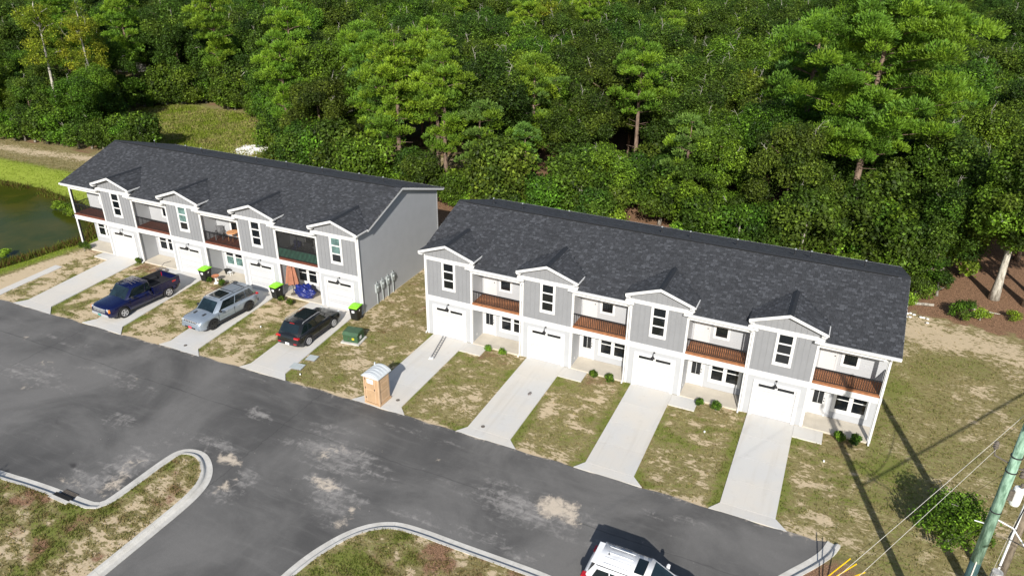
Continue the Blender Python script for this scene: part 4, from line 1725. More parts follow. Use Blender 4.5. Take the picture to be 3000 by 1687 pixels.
    # wheels
    for a in wheels:
        for sg in (-1, 1):
            wt_ = .24
            cy = sg * (hw - .125)
            c = (a, cy, wr)
            m = MB()
            m.lathe([(wr * .62, -wt_ / 2), (wr * .93, -wt_ / 2), (wr, -wt_ * .36), (wr, wt_ * .36), (wr * .93, wt_ / 2), (wr * .62, wt_ / 2)], c, 'y', 28)
            w_ = m.build('wheel', 'rubber', root, smooth=False)
            m = MB()
            yo = cy + sg * (wt_ / 2 + .002)
            m.lathe([(wr * .60, -.004 * sg), (wr * .60, .002 * sg), (wr * .1, .002 * sg)], (a, yo, wr), 'y', 20, 1)
            m.lathe([(wr * .635, .0), (wr * .635, .036 * sg), (wr * .58, .036 * sg), (wr * .57, .0)], (a, yo, wr), 'y', 20)
            ns = S.get('spokes', 5)
            for q in range(ns):
                an = 2 * math.pi * q / ns + .3
                dx_, dz_ = math.cos(an), math.sin(an)
                px_, pz_ = -dz_, dx_
                w0 = wr * S.get('spoke_w', .10)
                p = [(a + dx_ * wr * r0 + px_ * w1, yo + sg * .012, wr + dz_ * wr * r0 + pz_ * w1) for r0, w1 in ((.08, w0 * .8), (.60, w0), (.60, -w0), (.08, -w0 * .8))]
                m.prism(p, (0, .022 * sg, 0))
            m.lathe([(wr * .15, 0), (wr * .14, .04 * sg)], (a, yo, wr), 'y', 12)
            m.build('rim', [S['rim'], 'cavity'], w_)
    return root


# ---- blue pickup (nose towards the road)
S = dict(len=5.85, w=2.02, axles=(-1.86, 1.79), wr=.40, clear=.34, paint='paint_blue',
         top=[(-2.93, .80), (-.55, .80), (-.45, 1.18), (1.25, 1.20), (1.45, 1.19), (2.55, 1.10), (2.80, 1.02), (2.93, .92)], crown=.05,
         glass_bottom=(-.62, 1.50), glass_top=(-.50, .82), belt=1.17, roof=1.90, tumble=.83, side_glass=((.02, .22), (.27, .90)),
         handles=(.10,), handle_mat='paint_blue', door_gaps=(.0, 1.25, -.5), mirror='dark_plastic', front_z=.74, rear_z=.82, lamp_h=.30, amber=True,
         tail=(-.01, .09, .86, 1.0, .36), grille=(.60, .72, 1.0, 'chrome', .0), bars=(.76, .88), bumper='chrome', bumper_r='chrome', plate_f='plate_teal', rim='alloy', spokes=5, spoke_w=.13)
trk = vehicle('pickup_truck', 'dark blue extended-cab pickup truck with open bed parked nose to the road', 'pickup truck', (-20.72, -5.62, .032), R(-90 - 3.5), S)
m = MB()
for sg in (-1, 1):
    m.box(-2.9, -.66, sg * .98 - .05, sg * .98 + .05, .74, 1.30)
m.box(-2.94, -2.86, -1.0, 1.0, .70, 1.28)
m.box(-.72, -.64, -.96, .96, .74, 1.28)
bed = m.build('cargo_bed', 'paint_blue', trk, bevel=.02)
m = MB()
m.box(-2.86, -.73, -.92, .92, .83, .88)
for sg in (-1, 1):
    m.box(-2.86, -.73, sg * .92 - .012, sg * .92 + .012, .86, 1.28)
    m.box(-2.30, -1.35, sg * .78 - .14, sg * .78 + .14, .86, 1.08)
    m.box(-2.9, -.68, sg * .98 - .055, sg * .98 + .055, 1.302, 1.325)
m.box(-2.945, -2.855, -.98, .98, 1.282, 1.315)
m.build('bed_liner', 'dark_plastic', bed)
for q in range(9):
    MB().box(-2.84, -.75, -.62 + q * .15, -.58 + q * .15, .881, .895).build('liner_rib', 'dark_plastic', bed)
m = MB()
for q in range(4):
    m.tube([(-.3 + q * .25, -.5, 1.90), (-.2 + q * .22, 0, 1.99), (-.35 + q * .28, .52, 1.90)], .012, 5)
m.tube([(-.4, -.3, 1.93), (.5, .3, 1.93)], .012, 5)
m.build('roof_strap', 'hose_grey', trk)
MB().box(.3, .8, -1.02, -.99, .62, .64).build('side_badge', 'chrome', trk)
MB().box(-2.55, -2.25, 1.005, 1.035, 1.05, 1.17).build('bed_decal', 'tail_red', trk)
MB().box(-2.55, -2.25, -1.035, -1.005, 1.05, 1.17).build('bed_decal', 'tail_red', trk)

# ---- silver three-row suv (nose towards the road)
S = dict(len=5.18, w=1.97, axles=(-1.58, 1.51), wr=.39, clear=.26, paint='paint_silver',
         top=[(-2.59, .95), (-2.45, 1.05), (1.05, 1.06), (1.25, 1.08), (2.25, .98), (2.5, .86), (2.59, .72)], crown=.04,
         glass_bottom=(-2.47, 1.32), glass_top=(-2.18, .60), belt=1.04, roof=1.74, tumble=.81, side_glass=((.045, .24), (.26, .52), (.545, .88)),
         handles=(-.75, .3), handle_mat='chrome', door_gaps=(-.35, 1.0), mirror='dark_plastic', front_z=.80, rear_z=.95, lamp_h=.10,
         tail=(-.02, .14, .62, .97, .13), grille=(.60, .78, .92, 'chrome', -.02), slots=7, bumper='paint_silver', bumper_r='dark_plastic', plate_f='plate_red', rim='black_rim', spokes=5, spoke_w=.15,
         clad='dark_plastic', rails='dark_plastic', sunroof=((-.55, .38, .50, 'car_glass'), (-1.7, -.7, .46, 'paint_silver')))
suv = vehicle('suv', 'silver three-row SUV with black roof rails and twin bonnet vents parked nose to the road', 'SUV', (-13.95, -4.48, .032), R(-90 - 4.5), S)
for sg in (-1, 1):
    MB().box(1.55, 1.85, sg * .42 - .07, sg * .42 + .07, 1.07, 1.095).build('bonnet_vent', 'dark_plastic', suv)
MB().box(2.52, 2.632, -.5, .5, .40, .50).build('air_intake', 'cavity', suv)
MB().box(-.75, -.70, -.62, .62, 1.785, 1.805).build('cross_bar', 'dark_plastic', suv)
MB().box(-1.72, -1.66, -.62, .62, 1.785, 1.805).build('cross_bar', 'dark_plastic', suv)

# ---- black crossover (nose towards the garage)
S = dict(len=4.62, w=1.88, axles=(-1.38, 1.32), wr=.365, clear=.25, paint='paint_black',
         top=[(-2.31, .92), (-2.2, 1.02), (.85, 1.0), (1.1, 1.0), (1.9, .90), (2.2, .78), (2.31, .64)], crown=.05,
         glass_bottom=(-2.18, 1.25), glass_top=(-1.62, .38), belt=1.0, roof=1.65, tumble=.79, side_glass=((.05, .26), (.285, .54), (.565, .86)),
         handles=(-.6, .35), handle_mat='paint_black', door_gaps=(-.2, .95), front_z=.74, rear_z=.86, lamp_h=.10,
         tail=(-.03, .16, .55, .95, .11), grille=(.5, .62, .74, 'black_rim', -.03), slots=7, bumper='dark_plastic', bumper_r='dark_plastic', plate_r='sticker_white', rim='alloy', spokes=10, spoke_w=.045,
         clad='dark_plastic', rails='chrome', sunroof=((-.95, .32, .50, 'car_glass'),))
blk = vehicle('suv', 'small black SUV with silver roof rails parked nose to the garage', 'SUV', (-6.98, -3.60, .032), R(90 + 1.0), S)
for sg in (-1, 1):
    MB().box(-2.372, -2.35, sg * .62 - .12, sg * .62 + .12, .50, .56).build('reflector', 'tail_red', blk)
MB().box(-1.70, -1.66, -.18, .18, 1.60, 1.625).build('brake_light_strip', 'tail_red', blk)

# ---- white suv on the road
S = dict(len=4.78, w=1.90, axles=(-1.42, 1.36), wr=.37, clear=.22, paint='paint_white',
         top=[(-2.39, .92), (-2.28, 1.04), (.85, 1.06), (1.05, 1.07), (1.95, .96), (2.25, .84), (2.39, .66)], crown=.06,
         glass_bottom=(-2.26, 1.15), glass_top=(-1.90, .18), belt=1.04, roof=1.68, tumble=.80, side_glass=((.075, .30), (.32, .56), (.58, .87)),
         handles=(-.65, .3), door_gaps=(-.25, .9), front_z=.78, rear_z=.92, lamp_h=.12,
         tail=(-.02, .22, .66, .97, .16), grille=(.55, .64, .80, 'black_rim', -.02), bumper='paint_white', bumper_r='paint_white', plate_r='sticker_white', rim='alloy', spokes=10, spoke_w=.05,
         sunroof=((-.36, .05, .42, 'car_glass'),))
wht = vehicle('suv', 'white SUV with a small black sunroof driving on the asphalt at the bottom edge', 'SUV', (19.25, -15.28, .014), R(-1.0), S)
for q in range(4):
    y = -.48 + q * .32
    MB().box(-1.65, -.55, y - .012, y + .012, 1.705, 1.727).build('roof_rib', 'paint_white', wht)
for sg in (-1, 1):
    MB().box(-1.85, .1, sg * .67 - .012, sg * .67 + .012, 1.672, 1.69).build('roof_gutter', 'dark_plastic', wht)
MB().lathe([(.035, 0), (.02, .05), (.006, .09)], (-1.55, .05, 1.715), 'z', 8).build('antenna', 'dark_plastic', wht)
MB().box(-2.12, -1.88, -.60, .60, 1.66, 1.69).build('spoiler', 'paint_white', wht, bevel=.01)


# ================================================================== SMALL THINGS
def wheelie_bin(label, loc, rz, first=[None]):
    if first[0] is None:
        t = thing('wheelie_bin', label, 'bin', loc, rz, 'wheeled bins beside the garages')
        m = MB()
        b0, b1 = (.25, .28), (.31, .38)
        vs = [(-b0[0], -b0[1], .06), (b0[0], -b0[1], .06), (b0[0], b0[1], .06), (-b0[0], b0[1], .06), (-b1[0], -b1[1], 1.0), (b1[0], -b1[1], 1.0), (b1[0], b1[1], 1.0), (-b1[0], b1[1], 1.0)]
        m.add(vs, [(0, 3, 2, 1), (4, 5, 6, 7), (0, 1, 5, 4), (1, 2, 6, 5), (2, 3, 7, 6), (3, 0, 4, 7)])
        m.box(-.33, .33, -.40, .40, .94, .99)
        m.build('bin_body', 'bin_black', t, bevel=.02)
        m = MB()
        m.prism([(-.34, -.42, 1.0), (-.34, .43, 1.0), (-.34, .43, 1.06), (-.34, .1, 1.11), (-.34, -.42, 1.05)], (.68, 0, 0))
        m.box(-.22, .22, -.25, .2, 1.085, 1.115)
        m.build('lid', 'lid_lime', t, bevel=.015)
        for sg in (-1, 1):
            MB().lathe([(.12, -.03), (.12, .03)], (sg * .27, .27, .12), 'x', 14).build('bin_wheel', 'rubber', t)
        MB().tube([(-.25, .43, .98), (-.25, .49, 1.0), (.25, .49, 1.0), (.25, .43, .98)], .018, 6).build('handle', 'bin_black', t)
        MB().box(-.10, .10, -.375, -.36, .66, .82).build('hot_stamp', 'sticker_white', t)
        m = MB()
        m.prism([(.302, -.08, .70), (.302, .02, .70), (.314, .05, .80), (.314, -.05, .84)], (.003, 0, 0))
        m.build('hot_stamp', 'sticker_white', t)
        first[0] = t
        return t
    c = copy_tree(first[0])
    c.location = loc
    c.rotation_euler = (0, 0, rz)
    c['label'] = label
    return c


wheelie_bin('black wheeled bin with lime lid between the blue pickup and the silver SUV', (-19.25, -.62, .05), R(4))
wheelie_bin('black wheeled bin with lime lid beside the closed umbrella', (-12.45, -.52, .05), R(-4))
wheelie_bin('black wheeled bin with lime lid at the corner right of the black SUV', (-5.42, -.62, .02), R(6))

# green transformer cabinet
t = thing('transformer_box', 'green pad-mounted transformer box on the lawn right of the black SUV', 'utility box', (-3.87, -3.1, 0), R(8))
MB().box(-.66, .66, -.58, .62, 0, .09).build('pad', 'kerb_concrete', t)
m = MB()
m.box(-.53, .53, -.42, .48, .09, .62)
m.prism([(-.55, -.50, .62), (-.55, .50, .62), (-.55, .42, .80), (-.55, -.34, .80)], (1.10, 0, 0))
m.build('cabinet', 'transformer_green', t, bevel=.015)
MB().box(-.52, .52, -.435, -.421, .12, .60).build('cabinet_door', 'transformer_green', t)
MB().box(.12, .28, -.442, -.436, .30, .44).build('warning_sticker', 'sticker_yellow', t)
MB().box(.531, .537, -.12, .12, .26, .48).build('label_sticker', 'sticker_white', t)
MB().lathe([(.03, -.05), (.03, 0)], (-.1, -.436, .38), 'y', 8).build('padlock', 'iron', t)

# in-ground lids
for lb, loc, w, d in (('grey rectangular meter-box lid in the lawn nearest the road', (-5.13, -7.28, .02), .82, .62), ('grey rectangular meter-box lid in the lawn farther from the road', (-4.93, -6.08, .02), .64, .60)):
    t = thing('meter_pit_lid', lb, 'utility lid', loc, R(8), 'utility lids in the lawn')
    MB().box(-w / 2 - .03, w / 2 + .03, -d / 2 - .03, d / 2 + .03, -.05, .005).build('rim', 'hose_grey', t)
    MB().box(-w / 2, w / 2, -d / 2, d / 2, .005, .018).build('lid', 'lid_grey', t)
for lb, loc in (('round iron cleanout cover on the apron in front of the silver SUV', (-13.27, -8.45, .04)), ('round iron cleanout cover on the driveway beside the portable toilet', (2.51, -7.68, .05)),
                ('round iron cleanout cover on the second driveway of the right building', (8.09, -7.77, .05))):
    t = thing('cleanout_cover', lb, 'cover', loc, 0, 'cleanout covers')
    MB().lathe([(.11, 0), (.11, .012), (.09, .014)], (0, 0, 0), 'z', 16).build('ring', 'iron', t)
    MB().box(-.03, .03, -.03, .03, .014, .03).build('lug', 'hose_grey', t)
for lb, loc in (('small white pipe cap in the bare patch of the third lawn', (19.25, -2.9, 0)), ('white marker cap in the lawn near the road by the black SUV driveway', (-4.35, -7.95, 0)), ('small white cap in the left lawn by the silver SUV driveway', (-10.6, -4.4, 0)),
                ('pale stone lying in the lawn by the right-hand driveway', (25.4, -2.7, 0))):
    o = MB().lathe([(.045, 0), (.05, .08), (.03, .1)], (0, 0, 0), 'z', 10).build('pipe_cap', 'pvc_white')
    o.location = loc
    tag(o, lb, 'pipe cap')

# portable toilet
t = thing('portable_toilet', 'tan portable toilet with white ribbed roof standing at the road edge', 'portable toilet', (1.46, -8.13, .03), R(-3))
MB().box(-.55, .55, -.55, .55, 0, .12).build('skid', 'tan_plastic_side', t)
m = MB()
m.box(-.50, .50, -.50, .50, .12, 1.88)
cab = m.build('cabin', 'tan_plastic_side', t, bevel=.02)
fr = MB()
for sx in (-1, 1):
    fr.box(sx * .50 - .045, sx * .50 + .045, -.535, -.44, .12, 1.88)
fr.box(-.455, .455, -.53, -.50, 1.78, 1.88)
fr.build('door_frame', 'tan_plastic', t)
d = MB().box(-.40, .30, -.528, -.501, .16, 1.76).build('door', 'tan_plastic', t)
for z0, z1 in ((.22, .95), (1.02, 1.70)):
    MB().box(-.34, .22, -.536, -.529, z0, z1).build('door_inset', 'tan_plastic_side', d)
MB().box(-.28, .16, -.545, -.5365, 1.42, 1.70).build('sign', 'sticker_white', d)
m = MB()
for k, (a, b) in enumerate(((-.24, -.06), (-.02, .10))):
    m.box(a, b, -.547, -.5455, 1.60, 1.625)
m.box(-.2, .08, -.547, -.5455, 1.52, 1.535)
m.build('sign_print', 'hose_grey', d)
MB().box(.20, .25, -.55, -.5365, 1.0, 1.12).build('latch', 'dark_plastic', d)
for zz in (.35, 1.0, 1.6):
    MB().box(-.44, -.39, -.54, -.528, zz, zz + .1).build('hinge', 'dark_plastic', d)
for zz0, zz1 in ((.22, .85), (.95, 1.45), (1.50, 1.78)):
    MB().box(.501, .512, -.36, .38, zz0, zz1).build('side_panel', 'tan_plastic', t)
    MB().box(.513, .522, -.22, .24, zz0 + .12, zz1 - .12).build('side_panel', 'tan_plastic_side', t)
m = MB()
N_ = 10
ring = [(-.60 + 1.20 * q / N_, 1.88 + .24 * math.sin(math.pi * q / N_) ** .8) for q in range(N_ + 1)]
m.prism([(x, -.62, z) for x, z in ring], (0, 1.24, 0))
m.box(-.6, .6, -.62, .62, 1.84, 1.885)
rf = m.build('roof', 'toilet_roof', t)
for q in range(5):
    m = MB()
    y = -.50 + q * .25
    m.prism([(x * .96, y - .045, z + .028) for x, z in ring] , (0, .09, 0))
    m.build('roof_rib', 'toilet_roof', rf)
m = MB().tube([(-.42, .45, 1.86), (-.42, .45, 2.20)], .04, 8).build('vent_stack', 'toilet_roof', t)

# patio umbrella, closed
bx, by, _ = A2W(L_B - W_U + 1.0 - .2, -.35)
bx, by = -11.72, .42
t = thing('patio_umbrella', 'closed rust-orange patio umbrella leaning on the porch of the left building', 'umbrella', (bx, by, .09))
MB().lathe([(.24, 0), (.22, .05), (.05, .08), (.03, .2)], (0, 0, 0), 'z', 16).build('umbrella_base', 'iron', t)
MB().tube([(0, 0, .05), (0.02, 0, 2.35)], .022, 8).build('pole', 'dark_plastic', t)
m = MB()
n = 24
prof = [(2.36, .10), (2.32, .36), (1.95, .44), (1.45, .55), (1.0, .64)]
vs = []
for z, r0 in prof:
    for k in range(n):
        a = 2 * math.pi * k / n
        rr = r0 * (1.0 if k % 3 == 0 else (.74 if k % 3 == 1 else .86))
        vs.append((rr * math.cos(a) * .9, rr * math.sin(a) * .7, z - .04 * (k % 4)))
fs = []
for i in range(len(prof) - 1):
    for k in range(n):
        fs.append((i * n + k, (i + 1) * n + k, (i + 1) * n + (k + 1) % n, i * n + (k + 1) % n))
fs.append(tuple(range(n)))
m.add(vs, fs)
m.build('canopy', 'umbrella_cloth', t)


def lump(name, mat, loc, dims, seed, parent=None, label=None, cat=None, sub=4, amp=.25, rz=0.0):
    bm = bmesh.new()
    bmesh.ops.create_icosphere(bm, subdivisions=sub, radius=1.0)
    g = random.Random(seed)
    ph = [g.uniform(0, 6) for _ in range(6)]
    for v in bm.verts:
        c = v.co
        k = 1 + amp * (.5 * math.sin(c.x * 3.1 + ph[0]) * math.cos(c.y * 3.7 + ph[1]) + .35 * math.sin(c.z * 7 + c.x * 6 + ph[2]) + .3 * math.sin(c.y * 13 + c.z * 9 + ph[3]) + .25 * math.sin(c.x * 17 - c.z * 13 + ph[4]))
        v.co = Vector((c.x * dims[0] * k, c.y * dims[1] * k, max(-.02, (c.z * .5 + .42) * dims[2] * k)))
    me = bpy.data.meshes.new(name)
    bm.to_mesh(me)
    bm.free()
    me.materials.append(MATS[mat])
    me.polygons.foreach_set('use_smooth', [True] * len(me.polygons))
    o = link(name, me, parent, loc=loc, rot=(0, 0, rz))
    return tag(o, label, cat)


lump('tarp_cover', 'tarp_blue', (-10.62, .40, .09), (.78, .46, 1.05), 3, label='crumpled blue tarp covering garden furniture on the porch behind the black SUV', cat='tarp')
# birdbath, pots, shrubs-by-hand
t = thing('bird_bath', 'white pedestal planter with a terracotta bowl by the bin', 'planter', (-18.35, -.55, 0))
MB().lathe([(.18, 0), (.16, .06), (.06, .12), (.07, .42), (.16, .5)], (0, 0, 0), 'z', 16).build('pedestal', 'pvc_white', t)
MB().lathe([(.12, .5), (.27, .58), (.29, .63), (.24, .62), (.05, .56)], (0, 0, 0), 'z', 18).build('bowl', 'terracotta', t)
t = thing('plant_pot', 'black pot standing on the third porch of the left building', 'pot', (-18.72, 1.0, .09))
MB().lathe([(.14, 0), (.2, .32), (.23, .34), (.2, .36), (.15, .3)], (0, 0, 0), 'z', 14).build('pot', 'bin_black', t)
MB().tube([(0, .02, .3), (.03, .03, .6)], .015, 5).build('stake', 'dark_plastic', t)
t = thing('step_stool', 'small white stool beside the black pot on the porch', 'stool', (-18.30, .86, .09))
MB().box(-.14, .14, -.12, .12, .24, .27).build('seat', 'pvc_white', t)
for sx in (-1, 1):
    for sy in (-1, 1):
        MB().box(sx * .12 - .015, sx * .12 + .015, sy * .10 - .015, sy * .10 + .015, 0, .24).build('leg', 'pvc_white', t)
# hose
g = random.Random(4)
pts = []
for k in range(90):
    a = k * .33
    r0 = .38 + .10 * math.sin(k * .21)
    pts.append((-23.75 + r0 * math.cos(a) * 1.2 + (k - 45) * .003, -.75 + r0 * math.sin(a) * .7, .075 + .012 * (k % 3)))
pts += [(-24.3, -.4, .07), (-24.6, .2, .12), (-24.4, .7, .12)]
o = MB().tube(pts, .016, 6).build('garden_hose', 'hose_grey', None, smooth=True)
tag(o, 'grey garden hose lying in loops in front of the second garage from the pond', 'hose')

# balcony furniture
bxw = A2W(L_B - 3 * W_U + W_U * 0 + 1.2, .9, 3.04)


def chair(label, loc, rz):
    t = thing('patio_chair', label, 'chair', loc, rz)
    MB().box(-.27, .27, -.26, .26, .38, .43).build('seat', 'grey_chair', t)
    m = MB()
    for k in range(6):
        m.box(-.26 + k * .09, -.19 + k * .09, .25, .28, .43, .95)
    m.box(-.28, .28, .245, .285, .90, .98)
    m.build('backrest', 'grey_chair', t)
    for sx in (-1, 1):
        for sy in (-1, 1):
            MB().box(sx * .25 - .025, sx * .25 + .025, sy * .24 - .025, sy * .24 + .025, 0, .60 if sy < 0 else .43).build('leg', 'grey_chair', t)
        MB().box(sx * .27 - .035, sx * .27 + .035, -.27, .27, .60, .63).build('armrest', 'grey_chair', t)
    return t


p = A2W(2 * W_U + .75, .85, 3.04)
chair('grey slatted armchair on the third balcony of the left building', p, R(35))
p = A2W(2 * W_U + 1.9, 1.0, 3.04)
t = thing('round_table', 'tan round table on the third balcony of the left building', 'table', p)
MB().lathe([(.42, .66), (.44, .69), (.42, .72)], (0, 0, 0), 'z', 24).build('tabletop', 'orange_wood', t)
for a in (0, 1, 2, 3):
    an = a * 1.571 + .7
    MB().tube([(.3 * math.cos(an), .3 * math.sin(an), .66), (.34 * math.cos(an), .34 * math.sin(an), 0)], .02, 6).build('leg', 'orange_wood', t)
p = A2W(W_U + 2.9, .9, 3.04)
t = thing('side_table', 'tan round side table on the second balcony of the left building', 'table', p)
MB().lathe([(.28, .45), (.29, .48)], (0, 0, 0), 'z', 20).build('tabletop', 'orange_wood', t)
MB().lathe([(.05, .0), (.03, .45)], (0, 0, 0), 'z', 8).build('leg', 'orange_wood', t)
for k, (dx, lb, mt) in enumerate(((.8, 'dark cushioned chair behind the balcony screen, left side', 'tarp_blue'), (1.7, 'dark cushioned chair behind the balcony screen, middle', 'grey_chair'))):
    p = A2W(3 * W_U + dx, 1.0, 3.04)
    t = thing('lounge_chair', lb, 'chair', p)
    MB().box(-.33, .33, -.33, .33, .2, .45).build('seat', mt, t, bevel=.03)
    MB().box(-.33, .33, .2, .36, .451, .95).build('backrest', mt, t, bevel=.03)
    for sx in (-1, 1):
        MB().box(sx * .37 - .04, sx * .37 + .04, -.33, .33, 0, .6).build('armrest', 'grey_chair', t)

# electricity meters on the gable wall
for k, yy_ in enumerate((1.62, 2.32, 3.02, 3.70)):
    lb = ['nearest', 'second', 'third', 'farthest'][k]
    x_, y_, _ = A2W(L_B + .03, yy_ + .18)
    t = thing('electric_meter', 'grey electric meter box on the gable wall, %s of the four from the road' % lb, 'meter', (x_, y_, 0), A_ROT, 'electric meters on the gable wall')
    MB().box(0, .13, -.17, .17, .95, 1.62).build('meter_box', 'grey_plastic', t, bevel=.01)
    MB().lathe([(.10, .0), (.10, .07), (.08, .09)], (.13, 0, 1.36), 'x', 14).build('meter_dial', 'grey_plastic', t)
    MB().tube([(.06, 0, 0), (.06, 0, .95)], .035, 8).build('conduit', 'grey_plastic', t)
    MB().tube([(.06, 0, 1.62), (.06, 0, 1.80)], .03, 8).build('conduit', 'grey_plastic', t)
    MB().box(.02, .10, .2, .32, 1.2, 1.42).build('breaker_box', 'grey_plastic', t)

# ladder on the first driveway
a, b = Vector((1.99, -2.84, .06)), Vector((1.35, -.15, .06))
t = thing('ladder', 'aluminium extension ladder lying flat on the first driveway of the right building', 'ladder', a)
d = b - a
ang = math.atan2(d.y, d.x)
t.rotation_euler = (0, 0, ang)
for sy in (-1, 1):
    MB().box(0, d.length, sy * .10 - .02, sy * .10 + .02, 0, .07).build('rail', 'aluminium', t)
for k in range(9):
    MB().box(.12 + k * .3, .15 + k * .3, -.08, .08, .02, .05).build('rung', 'aluminium', t)
MB().box(-.15, .1, -.05, .22, 0, .03).build('foot', 'pvc_white', t)
o = lump('debris', 'hose_grey', (9.15, -3.75, .05), (.10, .2, .05), 8, label='small grey scrap lying on the second driveway of the right building', cat='debris', sub=2)

# ---- utility poles
def pole(nm, label, x, y, h, r0, mats, split=None):
    t = thing(nm, label, 'utility pole', (x, y, 0))
    r1 = r0 * .72
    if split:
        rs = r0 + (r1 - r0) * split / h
        MB().tube([(0, 0, 0), (0, 0, split)], [r0, rs], 16).build('pole_lower', mats[1], t, smooth=True)  # below the split the pole takes the second, darker colour
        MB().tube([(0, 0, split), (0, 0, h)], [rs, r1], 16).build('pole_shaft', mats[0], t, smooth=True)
    else:
        MB().tube([(0, 0, 0), (0, 0, h)], [r0, r1], 16).build('pole_shaft', mats[0], t, smooth=True)
    return t


PX, PY = 30.29, -13.13
t = pole('utility_pole', 'tall green-treated utility pole with dark lower part rising at the right edge', PX, PY, 12.2, .20, ('pole_green', 'pole_dark'), 5.1)
MB().tube([(-.03, -.21, 0), (-.03, -.19, 5.2)], .022, 6).build('ground_wire', 'wire_grey', t)
MB().box(.14, .24, -1.2, 1.2, 11.4, 11.52).build('cross_arm', 'pole_wood', t)
for q in (-1.1, -.5, .5, 1.1):
    MB().lathe([(.05, 0), (.07, .04), (.04, .07), (.07, .11), (.03, .16)], (.19, q, 11.52), 'z', 10).build('insulator', 'grey_plastic', t)
for z, r_ in ((9.7, .02), (9.1, .02), (7.4, .02)):
    MB().lathe([(.185, -.02), (.185, .02)], (0, 0, z), 'z', 16).build('band', 'dark_plastic', t)
m = MB()
m.tube([(-.15, .05, 9.35), (-.55, .15, 9.45), (-.62, .17, 9.75)], .03, 6)
m.lathe([(.05, 0), (.09, .05), (.05, .09), (.09, .14), (.05, .18), (.09, .22), (.03, .3)], (-.6, .16, 9.7), 'z', 10)
m.build('bracket', 'iron', t)
m = MB()
m.lathe([(.01, 7.75), (.15, 7.78), (.165, 7.86), (.165, 8.4), (.14, 8.46), (.01, 8.48)], (.43, .10, 0), 'z', 18)
can = m.build('transformer_can', 'pvc_white', t)
m = MB()
m.lathe([(.03, 0), (.06, .05), (.03, .08), (.06, .13), (.02, .2)], (.47, .10, 8.46), 'z', 10)
m.box(.15, .3, -.1, 0, 8.0, 8.4)
m.build('bushing', 'iron', can)
m = MB()
m.lathe([(.05, 0), (.09, .06), (.05, .12), (.09, .18), (.05, .24), (.09, .3), (.03, .4)], (.35, .05, 8.9), 'z', 10)
m.tube([(.1, 0, 9.2), (.4, .05, 9.25)], .03, 6)
m.build('fuse_cutout', 'iron', t)
m = MB()
m.tube([(.15, 0, 7.05), (.62, -.1, 6.95), (1.1, -.2, 6.4)], .026, 6)
m.tube([(-.15, .02, 6.75), (-.45, .1, 6.7)], .02, 6)
m.build('service_bracket', 'pvc_white', t)

t = pole('utility_pole', 'weathered brown utility pole with a white conduit behind the green pole', 32.55, -8.55, 11.5, .18, ('pole_wood',))
MB().tube([(-.16, -.10, 0), (-.15, -.09, 8.0)], .05, 8).build('conduit_riser', 'pvc_white', t)
MB().box(-.9, .9, -.2, -.1, 10.8, 10.92).build('cross_arm', 'pole_wood', t)
for z in (1.5, 3.5, 5.5):
    MB().box(-.22, -.06, -.17, -.03, z, z + .05).build('strap', 'iron', t)
t = thing('pole_stub', 'short cut-off grey pole stub in front of the brown pole', 'pole stub', (32.0, -9.95, 0))
MB().tube([(0, 0, 0), (0, 0, 2.25)], [.22, .205], 16).build('stub_shaft', 'pole_grey', t)
MB().lathe([(.20, 2.25), (.19, 2.262)], (0, 0, 0), 'z', 16).build('stub_cap', 'pole_grey', t)
MB().lathe([(.222, 1.6), (.222, 1.68)], (0, 0, 0), 'z', 16).build('band', 'iron', t)


def wire(name, label, pts, sag=.25, r=.016, mat='wire_grey', n=24):
    a, b = Vector(pts[0]), Vector(pts[1])
    P = []
    for k in range(n + 1):
        u = k / n
        p = a.lerp(b, u)
        p.z -= sag * 4 * u * (1 - u)
        P.append(tuple(p))
    o = MB().tube(P, r, 5).build(name, mat)
    return tag(o, label, 'cable')


WIRES = True
wire('overhead_wire', 'pale overhead wire crossing the right lawn, the upper of the two', [(32.1, -9.0, 11.0), (20.6, -31.0, 11.0)], .1, .006)
wire('overhead_wire', 'pale overhead wire running from the green pole, the lower of the two', [(29.72, -13.0, 9.7), (20.9, -30.3, 9.7)], .1, .006)
wire('service_cable', 'black service cable looping between the green and brown poles', [(30.9, -13.2, 6.5), (32.5, -8.7, 7.0)], .5, .025, 'wire_black')
wire('service_cable', 'black service cable from the green pole bracket out to the right', [(30.9, -13.2, 6.45), (40, -16, 7.0)], .4, .02, 'wire_black')
wire('service_cable', 'grey drop cable hanging down the near side of the brown pole', [(31.0, -12.9, 7.0), (31.9, -9.7, 1.9)], .1, .012, 'wire_grey')

wire('trunk_cable', 'thick cable bundle passing overhead to the right of the poles', [(31.4, -16.6, 8.0), (46.0, 6.2, 8.0)], .1, .05, 'wire_black')

# yellow guy guards
AN = Vector((25.85, -11.35, 0.1))
for k, (hz, dx) in enumerate(((11.2, 0), (9.0, .10), (6.6, .22))):
    a = AN + Vector((dx, -dx * .6, 0))
    b = Vector((PX - .1, PY, hz))
    d = (b - a).normalized()
    lb = ['steepest', 'middle', 'flattest'][k]
    t = thing('guy_wire', 'guy wire with yellow guard at bottom right, the %s of the three' % lb, 'guy wire', a, 0, 'guy wires of the green pole')
    MB().tube([(0, 0, 0), tuple(d * 2.3)], .027, 8).build('yellow_guard', 'yellow_guard', t)
    MB().tube([tuple(d * 2.3), tuple(b - a)], .0045, 4).build('strand', 'wire_black', t)

